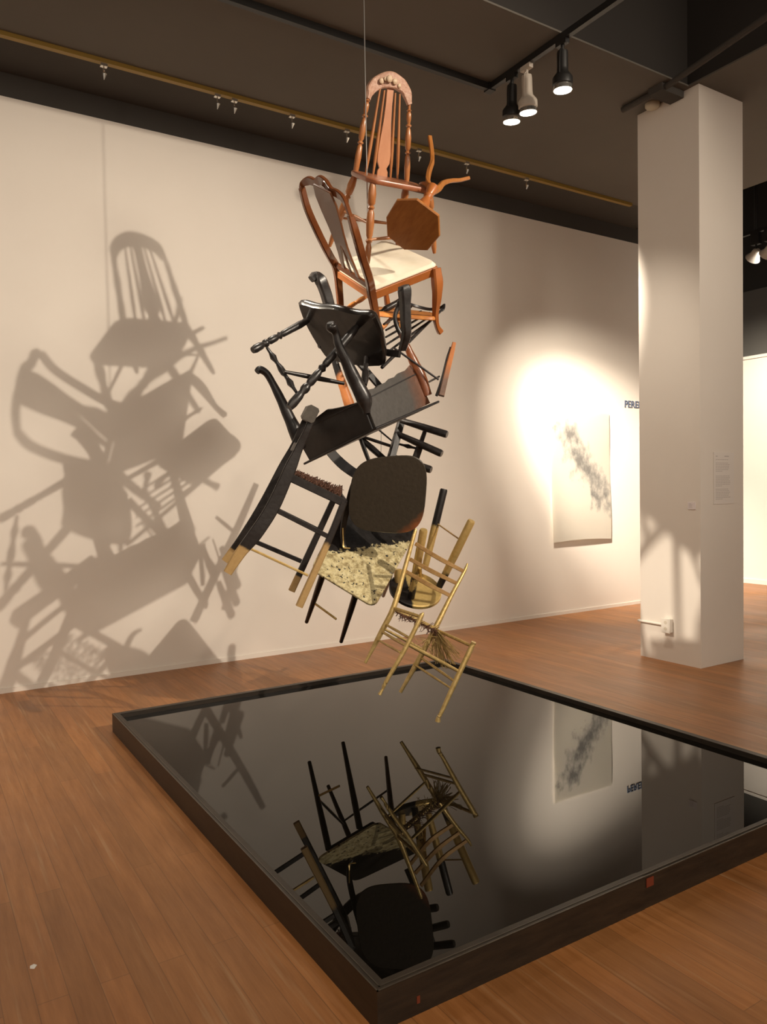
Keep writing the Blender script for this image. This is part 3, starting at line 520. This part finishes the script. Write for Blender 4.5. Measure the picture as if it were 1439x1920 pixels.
ctr = tuple((V(a['fl'][TOP]) + V(a['br'][TOP])) / 2)
s1 = [(0.02, 1.02), (.10, 1.25), (.22, 1.34), (.38, 1.30), (.47, 1.38), (.55, 1.45), (.60, 1.36), (.72, 1.22), (.84, 1.12), (.98, 1.02)]
e1, g1, n1 = board('fl', 'fr', M_fblk, [(u, 1 + (v - 1) * .62) for u, v in s1], ctr)
s2 = [(0.02, 1.35), (.12, 1.30), (.25, 1.22), (.30, 1.27), (.45, 1.24), (.52, 1.30), (.62, 1.26), (.70, 1.33), (.85, 1.30), (.98, 1.42)]
e2, g2, n2 = board('fr', 'br', M_fright, [(u, 1 + (v - 1) * .9) for u, v in s2], ctr)
board('br', 'bl', M_fblk, [(u, 1 + (v - 1) * .6) for u, v in s1], ctr); board('bl', 'fl', M_fblk, [(u, 1 + (v - 1) * .6) for u, v in s2], ctr)
for g, n_ in ((g1, n1), (g2, n2)): obj('apron_bead', sweep(B(), [g(.0, 1.0) + n_ * .005, g(1, 1.0) + n_ * .005], (.007, .007), ref=N), M_char, p)
ff = quadmap(a['fl'][OVER], a['fr'][OVER], a['bl'][OVER], a['br'][OVER])
obj('table_top', plate(B(), rounded(.04, .04, 2, 1.02, 1.02), ff, N, .010, -.003, bev=.004), M_char, p, smooth=False)
def cab(pts, sz, m): return obj('leg', sweep(B(), pts, [(s_[0] + s_[1]) / 4 * 1.07 for s_ in sz], ref=V(a['_x']), curve=5, n=14), m, p)
cab([(2.161, 3.603, 1.813), (2.145, 3.603, 1.891), (2.092, 3.612, 1.993), (2.037, 3.610, 2.096), (1.998, 3.610, 2.170), (1.980, 3.610, 2.233), (1.951, 3.602, 2.266), (1.941, 3.595, 2.284)], [(.04, .04), (.085, .08), (.074, .070), (.058, .054), (.044, .042), (.038, .038), (.060, .060), (.036, .036)], M_charg)
cab([(2.071, 4.238, 1.649), (2.041, 4.246, 1.747), (1.998, 4.264, 1.854), (1.953, 4.283, 1.964), (1.910, 4.300, 2.058), (1.879, 4.307, 2.108), (1.842, 4.317, 2.130), (1.821, 4.317, 2.115)], [(.075, .075), (.085, .08), (.068, .062), (.054, .048), (.042, .040), (.042, .040), (.042, .044), (.034, .036)], M_char)
M_legr = blend('scorched_table_leg', CHARG, ((.13, .036, .012), (.22, .07, .025), .3, 0), (2.478, 3.751, 2.364), (2.545, 3.743, 2.188), a['fr'][TOP], jag=.25, nscale=20, wid=.5)
cab([(2.646, 3.712, 1.945), (2.610, 3.725, 2.062), (2.574, 3.737, 2.139), (2.541, 3.747, 2.217), (2.507, 3.757, 2.287), (2.476, 3.765, 2.345), (2.461, 3.763, 2.402), (2.476, 3.756, 2.452), (2.486, 3.737, 2.486)], [(.060, .06), (.066, .06), (.056, .052), (.040, .038), (.030, .030), (.024, .026), (.022, .024), (.026, .028), (.040, .040)], M_legr)
M_legf = blend('scorched_far_leg', CHAR, STUB, (2.392, 4.369, 2.185), (2.449, 4.331, 2.149), a['fr'][TOP], jag=.4, nscale=15, wid=.4)
cab([(2.494, 4.335, 1.893), (2.469, 4.339, 1.954), (2.435, 4.351, 2.065), (2.398, 4.365, 2.185), (2.361, 4.365, 2.302), (2.340, 4.367, 2.352)], [(.06, .06), (.07, .06), (.056, .052), (.044, .042), (.036, .034), (.044, .044)], M_legf)

# ---- scorched chair, legs up, behind the windsor chair
p = thing('scorched_chair', tuple((2.311, 3.773, 2.095)), 'upended scorched chair with thick black club-ended legs and one orange-burnt rear leg', 'chair', 'chairs hung from one cable')
obj('leg', sweep(B(), [(2.153, 3.210, 2.415), (2.163, 3.215, 2.390), (2.174, 3.229, 2.317), (2.185, 3.243, 2.240), (2.197, 3.257, 2.182), (2.206, 3.308, 2.118)], [(.050, .046), (.062, .052), (.050, .046), (.050, .044), (.044, .040), (.036, .034)], ref=(1, 0, 0), curve=4), M_charg, p)
obj('leg', sweep(B(), [(2.015, 3.953, 2.606), (2.041, 3.950, 2.627), (2.071, 3.942, 2.601), (2.106, 3.953, 2.541), (2.139, 3.964, 2.458), (2.184, 3.980, 2.366), (2.254, 3.979, 2.246)], [(.038, .040), (.052, .050), (.062, .056), (.060, .054), (.058, .052), (.052, .05), (.046, .044)], ref=(1, 0, 0), curve=4), M_charg, p)
M_stub = blend('burnt_orange_leg', STUB, ((0.10, .06, .045), (.22, .13, .09), .5, 0), (2.760, 3.612, 2.181), (2.705, 3.638, 1.962), tuple((2.311, 3.773, 2.095)), jag=.4, nscale=14, wid=.4)
obj('leg', sweep(B(), [(2.773, 3.607, 2.250), (2.748, 3.607, 2.170), (2.712, 3.603, 2.067), (2.669, 3.601, 1.934)], [(.022, .030), (.030, .030), (.032, .030), (.036, .032)], ref=F2.cross(V((0, 0, 1))), curve=3), M_stub, p)
obj('charred_strip', sweep(B(), [(2.772, 3.642, 2.231), (2.751, 3.652, 2.156), (2.717, 3.657, 2.037), (2.675, 3.656, 1.941)], [(.010, .02), (.016, .02), (.018, .02), (.016, .02)], ref=F2.cross(V((0, 0, 1))), curve=3), M_char, p)
obj('stretcher', turned(B(), (2.446, 3.751, 2.216), (2.671, 3.627, 2.031), [(0, .006), (.5, .0065), (1, .006)], n=8), M_char, p)
obj('stretcher', turned(B(), (2.770, 3.896, 2.048), (2.692, 3.650, 2.054), [(0, .006), (.5, .0065), (1, .006)], n=8), M_char, p)
obj('seat_rail', sweep(B(), [(2.253, 3.979, 2.240), (2.388, 3.608, 2.155)], (.04, .022), ref=(0, 0, 1)), M_char, p)
obj('seat_rail', sweep(B(), [(2.268, 3.993, 2.234), (2.477, 3.973, 2.024)], (.04, .022), ref=(0, 0, 1)), M_char, p)

# ---- orange seat and sticks further back
p = thing('orange_chair', tuple((2.615, 4.128, 2.504)), 'orange-brown chair mostly hidden behind the cushioned chair legs, seat edge showing', 'chair', 'chairs hung from one cable')
fo = quadmap((2.676, 4.329, 2.596), (2.939, 4.044, 2.525), (2.428, 3.972, 2.453), (2.746, 3.747, 2.416))
obj('seat', plate(B(), rounded(.3, .3), fo, (0, 0, 1), .012, -.012, bev=.005), M_burnt, p)
obj('leg', turned(B(), (2.396, 4.208, 2.540), (2.626, 4.246, 2.680), scaled(LEG, .75)), M_burnt, p)
obj('leg', turned(B(), (2.444, 3.934, 2.332), (2.611, 4.011, 2.473), scaled(LEG, .7)), M_burnt, p)
obj('leg', turned(B(), (2.607, 3.955, 2.475), (2.565, 3.859, 2.355), scaled(LEG, .8)), M_burnt, p)

# ---- black chair lying on its side below the table
p = thing('rung_chair', tuple((2.729, 4.204, 1.698)), 'black chair lying on its side under the upside-down table, round legs pointing right', 'chair', 'chairs hung from one cable')
obj('back_post', sweep(B(), [(2.947, 4.345, 2.162), (2.852, 4.255, 1.952), (2.749, 4.194, 1.750), (2.659, 4.149, 1.577), (2.587, 4.118, 1.436)], [(.036, .034), (.046, .036), (.048, .036), (.050, .036), (.050, .036)], ref=(1, 0, 0), curve=3), M_charg, p)
for q0, q1 in (((2.758, 4.168, 1.842), (2.939, 3.908, 1.735)), ((2.737, 4.201, 1.761), (2.919, 3.940, 1.614)), ((2.720, 4.206, 1.604), (2.870, 3.991, 1.513))): obj('leg', turned(B(), q0, q1, [(0, .018), (.5, .0235), (.96, .0245), (1, .021)], n=14), M_charg, p)
obj('stretcher', sweep(B(), [(2.890, 4.060, 1.806), (2.851, 4.080, 1.682)], [(.022, .022), (.028, .022)], ref=(1, 0, 0)), M_charg, p)
obj('stretcher', sweep(B(), [(2.848, 4.082, 1.672), (2.789, 4.112, 1.493)], [(.046, .024), (.050, .024)], ref=(1, 0, 0)), M_charg, p)
obj('crest_rail', sweep(B(), [(2.327, 4.457, 1.720), (2.387, 4.440, 1.636), (2.458, 4.404, 1.554), (2.540, 4.338, 1.482), (2.621, 4.263, 1.438)], [(.056, .016), (.062, .016), (.066, .016), (.062, .016), (.05, .016)], ref=(0, 0, 1), curve=4), mat('polished_black_crest', (0.02, 0.018, 0.018), 0.12, coat=.5), p)
for q0, q1, r_ in (((2.550, 4.366, 1.753), (2.722, 4.207, 1.670), .011), ((2.565, 4.379, 1.741), (2.683, 4.253, 1.588), .022), ((2.550, 4.366, 1.768), (2.591, 4.285, 1.554), .015), ((2.646, 4.332, 1.820), (2.734, 4.225, 1.703), .006), ((2.650, 4.404, 1.923), (2.827, 4.244, 1.893), .012)): obj('spindle', turned(B(), q0, q1, [(0, r_ * .8), (.5, r_), (1, r_ * .9)], n=8), M_char, p)
obj('hanging_string', sweep(B(), [(2.637, 4.218, 1.780), (2.632, 4.216, 1.638)], .0017, ref=(1, 0, 0), n=6), M_char, p)
obj('stretcher', turned(B(), (2.755, 4.211, 1.692), (2.847, 4.093, 1.652), [(0, .007), (.3, .008), (.5, .015), (.7, .008), (1, .007)]), M_char, p)

# ---- black side chair with gold feet at left
a = J['H']; Y = V(a['_y']); X = V(a['_x']); N = V(a['_z']); o_ = a['brs']
p = thing('rush_seat_chair', o_, 'black charred rush-seat chair with gold-dipped feet at the left of the pile', 'chair', 'chairs hung from one cable')
M_h = lambda nm, pa, pb, jag=.15, wid=.10, A_=CHARG, B_=RAWG: blend(nm, A_, B_, pa, pb, o_, jag=jag, nscale=22, wid=wid)
obj('back_post', sweep(B(), [(1.883, 3.707, 1.812), (1.859, 3.720, 1.731), (1.821, 3.752, 1.632), (1.766, 3.782, 1.494), (1.689, 3.823, 1.310), (1.602, 3.860, 1.168), (1.525, 3.904, 1.060), (1.466, 3.938, 0.957)], [(.036, .03), (.036, .03), (.044, .03), (.066, .032), (.074, .032), (.074, .032), (.060, .032), (.048, .030)], ref=Y, curve=5), M_h('gold_foot_of_near_post', (1.577, 3.875, 1.151), (1.515, 3.910, 1.037)), p)
obj('back_post', sweep(B(), [(2.018, 4.033, 1.847), (1.983, 4.052, 1.763), (1.948, 4.083, 1.664), (1.879, 4.121, 1.521), (1.788, 4.170, 1.329), (1.698, 4.221, 1.164), (1.634, 4.257, 1.065), (1.581, 4.288, 0.988)], [(.034, .03), (.034, .03), (.038, .03), (.050, .032), (.054, .032), (.054, .032), (.046, .032), (.042, .030)], ref=Y, curve=5), M_h('gold_foot_of_far_post', (1.649, 4.250, 1.102), (1.598, 4.278, 1.016)), p)
obj('crest_rail', sweep(B(), [(1.852, 3.665, 1.804), (1.923, 3.831, 1.819), (2.036, 4.071, 1.848)], [(.088, .066), (.088, .058), (.088, .066)], ref=N, curve=4), solid('worn_crest_block', ((0.05, .042, .034), (.085, .074, .06), .45, 0)), p)
obj('back_slat', sweep(B(), [(1.824, 3.750, 1.638), (1.865, 3.923, 1.642), (1.946, 4.072, 1.670)], (.05, .012), ref=N, curve=4), M_char, p)
FR0, FR1 = (2.041, 3.665, 1.326), (1.820, 3.795, 0.757); FL0, FL1 = (2.197, 4.028, 1.378), (1.957, 4.181, 0.790)
obj('leg', sweep(B(), [FR0, lerp(FR0, FR1, .35) + Y * .006, FR1], [(.036, .032), (.036, .032), (.040, .034)], ref=Y, curve=4), M_h('gold_front_leg', (1.979, 3.698, 1.157), (1.930, 3.724, 1.041), jag=.5, wid=.2), p)
obj('leg', sweep(B(), [FL0, FL1], [(.034, .032), (.040, .034)], ref=Y), M_h('gold_tip_far_leg', (2.013, 4.151, 0.918), (1.978, 4.170, 0.841)), p)
for q0, q1, s_ in (((1.762, 3.783, 1.474), (2.043, 3.663, 1.323), .045), ((1.924, 4.092, 1.508), (2.202, 4.024, 1.374), .036)): obj('seat_rail', sweep(B(), [q0, q1], (s_, .024), ref=N), M_charg, p)
obj('seat_rail', sweep(B(), [(2.043, 3.663, 1.323), (2.202, 4.024, 1.374)], (.04, .024), ref=N), M_char, p); obj('seat_rail', sweep(B(), [(1.762, 3.783, 1.474), (1.924, 4.092, 1.508)], (.04, .024), ref=N), M_char, p)
for q0, q1, m_ in (((1.686, 3.825, 1.302), (1.958, 3.710, 1.143), M_charg), ((1.788, 4.170, 1.322), (2.092, 4.098, 1.161), M_char), ((1.565, 3.880, 1.091), (1.867, 3.772, 0.927), M_gold), ((1.713, 4.210, 1.111), (2.007, 4.144, 0.970), M_char)): obj('stretcher', sweep(B(), [q0, q1], (.026 if m_ is not M_gold else .013, .016), ref=N), m_, p)
bm = B(); q0, q1, q2, q3 = V((1.802, 3.833, 1.486)), V((2.050, 3.735, 1.361)), V((1.911, 4.013, 1.512)), V((2.188, 3.959, 1.384))
for k in range(420):
    u, v = random.uniform(.06, 1), random.random(); c = lerp(lerp(q0, q1, u), lerp(q2, q3, u), v); d = (X * random.uniform(-1, 1) + Y * random.uniform(-.8, .8) + N * random.uniform(0, .6)).normalized() * random.uniform(.02, .055)
    sweep(bm, [c - d * .5, c + N * random.uniform(0, .03 * (.4 + u)), c + d * .5], .0019, ref=N, n=5)
tag(obj('torn_rush', bm, M_rush, p, smooth=False), kind='stuff')

# ---- chair with round-cornered back panel and gilded seat
a = J['I']; f = quadmap(a['fl'], a['fr'], a['bl'], a['br']); N = V(a['_z']); o_ = a['fl']
if N.dot((f(1, 0) - f(-1, 0)).cross(f(0, 1) - f(0, -1))) < 0: pass
p = thing('kitchen_chair', o_, 'black kitchen chair with a wide rounded back panel and flaking gold on its seat', 'chair', 'chairs hung from one cable')
m = blend('flaking_gold_leaf_seat', LEAF, CHARG, f(-.42, .36), f(.54, -.26), o_, jag=.55, nscale=22, wid=.03)
nt = m.node_tree; b = nt.nodes['Principled BSDF']; L = nt.links
tc = nt.nodes.new('ShaderNodeTexCoord'); n9 = nt.nodes.new('ShaderNodeTexNoise'); n9.inputs['Scale'].default_value = 38; n9.inputs['Detail'].default_value = 3; L.new(tc.outputs['Object'], n9.inputs['Vector'])
r9 = nt.nodes.new('ShaderNodeValToRGB'); r9.color_ramp.elements[0].position = .64; r9.color_ramp.elements[1].position = .655; r9.color_ramp.elements[0].color = (0, 0, 0, 1); r9.color_ramp.elements[1].color = (1, 1, 1, 1); L.new(n9.outputs['Fac'], r9.inputs[0])
src = b.inputs['Base Color'].links[0].from_socket; n10 = nt.nodes.new('ShaderNodeTexNoise'); n10.inputs['Scale'].default_value = 26; n10.inputs['Detail'].default_value = 6; n10.inputs['Roughness'].default_value = .8; L.new(tc.outputs['Object'], n10.inputs['Vector']); r10 = nt.nodes.new('ShaderNodeValToRGB'); r10.color_ramp.elements[0].position = .38; r10.color_ramp.elements[0].color = (.42, .36, .28, 1); r10.color_ramp.elements[1].position = .56; r10.color_ramp.elements[1].color = (1, 1, 1, 1); L.new(n10.outputs['Fac'], r10.inputs[0]); m10 = nt.nodes.new('ShaderNodeMix'); m10.data_type = 'RGBA'; m10.blend_type = 'MULTIPLY'; m10.inputs[0].default_value = 1; L.new(src, m10.inputs[6]); L.new(r10.outputs[0], m10.inputs[7]); src = m10.outputs[2]; mx = nt.nodes.new('ShaderNodeMix'); mx.data_type = 'RGBA'; L.new(r9.outputs[0], mx.inputs[0]); L.new(src, mx.inputs[6]); mx.inputs[7].default_value = (0.02, 0.018, 0.02, 1); L.new(mx.outputs[2], b.inputs['Base Color'])
obj('seat', plate(B(), rounded(.24, .15), f, N, .0, -.016, bev=.003), m, p)
fi = lambda u, v, h: f(u, v) + N * h
bm = B()
for (u0, v0), (u1, v1) in (((-.72, .78), (.72, .78)), ((.72, .78), (.72, -.8)), ((.72, -.8), (-.72, -.8)), ((-.72, -.8), (-.72, .78))): sweep(bm, [fi(u0, v0, -.038), fi(u1, v1, -.038)], (.044, .016), ref=N)
obj('seat_frame', bm, M_char, p)
M_i = solid('dark_tapered_leg', ((0.012, .009, .008), (.04, .026, .016), .3, 0))
LG = [(0, .020), (.3, .0195), (1, .0125)]
legs = [((2.073, 3.983, 0.909), (2.181, 4.441, 0.542)), ((2.223, 3.871, 0.775), (2.362, 4.310, 0.413)), ((2.464, 3.873, 0.876), (2.801, 4.490, 0.652)), (fi(.6, -.7, -.02), V(a['brf']))]
for q0, q1 in legs: obj('leg', turned(B(), q0, q1, LG, n=14), M_i, p)
obj('stretcher', sweep(B(), [lerp(*legs[0], .58), (2.221, 4.108, 0.601)], (.013, .010), ref=N), M_gold, p)
obj('stretcher', turned(B(), lerp(*legs[0], .56), lerp(*legs[3], .5), [(0, .007), (.5, .010), (1, .007)]), M_i, p)
obj('stretcher', turned(B(), lerp(*legs[3], .55), lerp(*legs[2], .55), [(0, .006), (.5, .008), (1, .006)]), M_i, p)
fp_ = quadmap((2.174, 3.789, 1.566), (2.559, 3.573, 1.596), (2.208, 3.938, 1.156), (2.577, 3.680, 1.118)); pn = (fp_(1, 0) - fp_(-1, 0)).cross(fp_(0, 1) - fp_(0, -1)).normalized()
if pn.dot(F2) > 0: pn = -pn
M_pan = blend('char_panel_brown_rim', ((0.028, .022, .015), (.048, .038, .026), .40, 0), BROWN, fp_(.3, -.3), fp_(1.25, -1.12), o_, jag=.3, nscale=12, wid=.25)
SE = superell(3.4, 56)
obj('back_panel', plate(B(), SE, fp_, pn, .0, -.018, bev=.004), M_pan, p)
obj('back_post', sweep(B(), [(2.365, 3.879, 1.558), (2.310, 3.912, 1.515), (2.264, 3.938, 1.433), (2.244, 3.971, 1.319), (2.231, 4.012, 1.184), (2.228, 4.023, 1.100), (2.240, 4.013, 1.029)], [(.024, .012), (.030, .012), (.034, .012), (.038, .012), (.036, .012), (.030, .010), (.028, .010)], ref=(1, 0, 0), curve=4), M_charg, p)
obj('back_post', sweep(B(), [(2.578, 3.770, 1.542), (2.622, 3.763, 1.430), (2.591, 3.826, 1.254), (2.573, 3.907, 1.138)], [(.03, .012), (.034, .012), (.034, .012), (.028, .012)], ref=(1, 0, 0), curve=4), M_charg, p)
bk = obj('post_bracket', sweep(B(), [(2.220, 4.005, 1.166), (2.223, 4.007, 1.088), (2.225, 4.005, 1.050), (2.257, 3.984, 1.043)], [(.007, .005), (.007, .005), (.014, .005), (.012, .005)], ref=(1, 0, 0), curve=4), M_gold, p)

# ---- stool with legs up
a = J['J']; N = V(a['_z']); c = V(a['c']); o_ = tuple(c)
p = thing('round_stool', o_, 'upside-down round stool, half black and half gold, behind the gold ladder-back chair', 'stool')
X = (V(a['_x']) - N * V(a['_x']).dot(N)).normalized(); Y = N.cross(X)
M_js = blend('gold_and_black_seat', CHAR, ((0.60, .40, .12), (.85, .65, .28), .35, .5), (2.571, 3.915, 0.776), (2.658, 3.861, 0.797), o_, jag=.5, nscale=14, wid=.12)
cs = V((2.661, 3.883, 0.778))
obj('seat', plate(B(), [(math.cos(q * math.pi / 18), math.sin(q * math.pi / 18)) for q in range(36)], lambda u, v: cs + X * u * .165 + Y * v * .165, N, .030, .0, bev=.006), M_js, p)
M_jl = lambda nm, pa, pb, jag=.6: blend(nm, CHAR, GOLD, pa, pb, o_, jag=jag, nscale=20, wid=.15)
tp = {'f0': a['f0'], 'f1': a['f1'], 'f2': a['f2'], 'f3': a['f3']}
bs = {'f0': (2.815, 4.002, 0.880), 'f1': (2.819, 3.854, 0.778), 'f2': (2.592, 3.835, 0.727), 'f3': (2.586, 3.966, 0.812)}
for k in ('f0', 'f1', 'f2', 'f3'):
    if k == 'f0': mm = M_jl('black_to_gold_leg', lerp(tp[k], bs[k], .30), lerp(tp[k], bs[k], .62), .3)
    elif k == 'f1': mm = M_jl('gold_to_black_leg', lerp(tp[k], bs[k], 1.0), lerp(tp[k], bs[k], .55), .5)
    elif k == 'f2': mm = M_jl('mottled_gold_leg', lerp(tp[k], bs[k], 1.3), lerp(tp[k], bs[k], .2), 1.4)
    else: mm = M_jl('dull_gold_leg', lerp(tp[k], bs[k], 0), lerp(tp[k], bs[k], .8), .8)
    obj('leg', turned(B(), tp[k] if k != 'f3' else lerp(tp[k], bs[k], .84), bs[k], [(0, .021), (.02, .0245), (.5, .025), (1, .021)], n=16), mm, p)
obj('stretcher', turned(B(), lerp(tp['f0'], bs['f0'], .42), lerp(tp['f1'], bs['f1'], .30), [(0, .005), (1, .005)], n=8), M_rawg, p)
obj('peg', turned(B(), (2.562, 3.690, 0.929), (2.654, 3.819, 0.847), [(0, .011), (1, .011)], n=10), M_gold, p)

# ---- gold ladder-back chair, lowest
a = J['L']; N = V(a['_z']); X = V(a['_x'])
p = thing('ladder_back_chair', a['frf'], 'small gold ladder-back chair lowest in the pile, just above the water', 'chair', 'chairs hung from one cable')
M_l = solid('antique_gold_paint', ((0.46, .31, .10), (.70, .52, .22), .38, .5), nscale=45)
M_ls = solid('copper_gold_slat', ((0.36, .20, .075), (.52, .33, .14), .42, .4), nscale=35)
obj('back_post', sweep(B(), [(2.485, 3.617, 1.165), (2.473, 3.617, 1.129), (2.384, 3.600, 0.915), (2.300, 3.576, 0.735), (2.227, 3.593, 0.602), (2.139, 3.630, 0.431)], [.007, .011, .0135, .0160, .0155, .0085], ref=N, n=14, curve=4), M_l, p)
obj('back_post', sweep(B(), [(2.843, 3.597, 0.940), (2.813, 3.591, 0.894), (2.699, 3.574, 0.759), (2.576, 3.563, 0.589), (2.478, 3.594, 0.413), (2.376, 3.640, 0.227)], [.006, .0105, .0130, .0160, .0160, .0100], ref=N, n=14, curve=4), M_l, p)
for q0, q1, q2 in (((2.471, 3.599, 1.078), (2.654, 3.635, 0.984), (2.808, 3.594, 0.898)), ((2.431, 3.597, 0.992), (2.602, 3.617, 0.907), (2.755, 3.589, 0.829)), ((2.398, 3.592, 0.924), (2.556, 3.620, 0.842), (2.697, 3.576, 0.762))):
    obj('back_slat', sweep(B(), [q0, q1, q2], [(.022, .012), (.026, .012), (.022, .012)], ref=N, curve=4), M_ls, p)
obj('leg', sweep(B(), [(2.254, 3.239, 0.748), (2.246, 3.237, 0.726), (2.146, 3.252, 0.558), (2.054, 3.281, 0.409), (2.037, 3.285, 0.375), (2.019, 3.289, 0.347)], [.011, .0125, .0125, .0105, .007, .0095], ref=N, n=14, curve=4), M_l, p)
obj('leg', sweep(B(), [(2.580, 3.217, 0.561), (2.569, 3.223, 0.535), (2.480, 3.237, 0.380), (2.389, 3.258, 0.206), (2.371, 3.263, 0.176), (2.366, 3.265, 0.153)], [.0140, .0150, .0145, .0110, .0120, .0140], ref=N, n=14, curve=4), M_l, p)
for q0, q1, r_ in (((2.300, 3.576, 0.723), (2.575, 3.563, 0.580), .014), ((2.581, 3.559, 0.576), (2.567, 3.224, 0.541), .009), ((2.295, 3.567, 0.730), (2.257, 3.248, 0.727), .009)): obj('seat_rail', turned(B(), q0, q1, [(0, r_ * .7), (.1, r_), (.9, r_), (1, r_ * .7)]), M_l, p)
for q0, q1, r_ in (((2.172, 3.250, 0.594), (2.494, 3.241, 0.409), .0105), ((2.486, 3.595, 0.424), (2.462, 3.242, 0.361), .008), ((2.451, 3.610, 0.386), (2.441, 3.248, 0.326), .0065), ((2.249, 3.593, 0.642), (2.189, 3.240, 0.621), .007), ((2.227, 3.593, 0.602), (2.157, 3.253, 0.590), .008), ((2.206, 3.605, 0.558), (2.130, 3.263, 0.556), .006), ((2.248, 3.592, 0.612), (2.508, 3.577, 0.462), .008)):
    obj('stretcher', turned(B(), q0, q1, [(0, r_ * .8), (.3, r_), (.7, r_), (1, r_ * .8)]), M_l, p)
bm = B(); q0, q1 = V((2.298, 3.541, 0.713)), V((2.569, 3.507, 0.570))
for k in range(150):
    u = random.random(); c = lerp(q0, q1, u); d = V((random.uniform(-1, 1), random.uniform(-1, 1), random.uniform(-1.2, .3))).normalized() * random.uniform(.02, .05)
    sweep(bm, [c, c + d * .5 + V((0, 0, -.004)), c + d], .0016, ref=N, n=5)
obj('charred_rush_edge', bm, M_rush, p, smooth=False)['kind'] = 'stuff'
bm = B(); c0 = V((2.570, 3.555, 0.581)); ends = [V((2.508, 3.469, 0.420)), V((2.499, 3.416, 0.416)), V((2.499, 3.381, 0.437)), V((2.513, 3.350, 0.465)), V((2.486, 3.272, 0.450)), V((2.494, 3.360, 0.412)), V((2.495, 3.244, 0.498)), V((2.523, 3.520, 0.457))]
for k in range(70):
    e_ = random.choice(ends) + V([random.uniform(-.018, .018) for _ in range(3)]); m_ = (c0 + e_) / 2 + V([random.uniform(-.012, .012) for _ in range(3)])
    sweep(bm, [c0 + V([random.uniform(-.012, .012) for _ in range(3)]), m_, e_], random.uniform(.0010, .0024), ref=N, n=5, curve=2)
for k in range(26):
    c = V((2.437, 3.459, 0.527)) + V([random.uniform(-.04, .04) for _ in range(3)]); d = V([random.uniform(-1, 1) for _ in range(3)]).normalized() * .04; sweep(bm, [c, c + d], .0016, ref=N, n=5)
obj('gilded_rush_strands', bm, M_rushg, p, smooth=False)['kind'] = 'stuff'
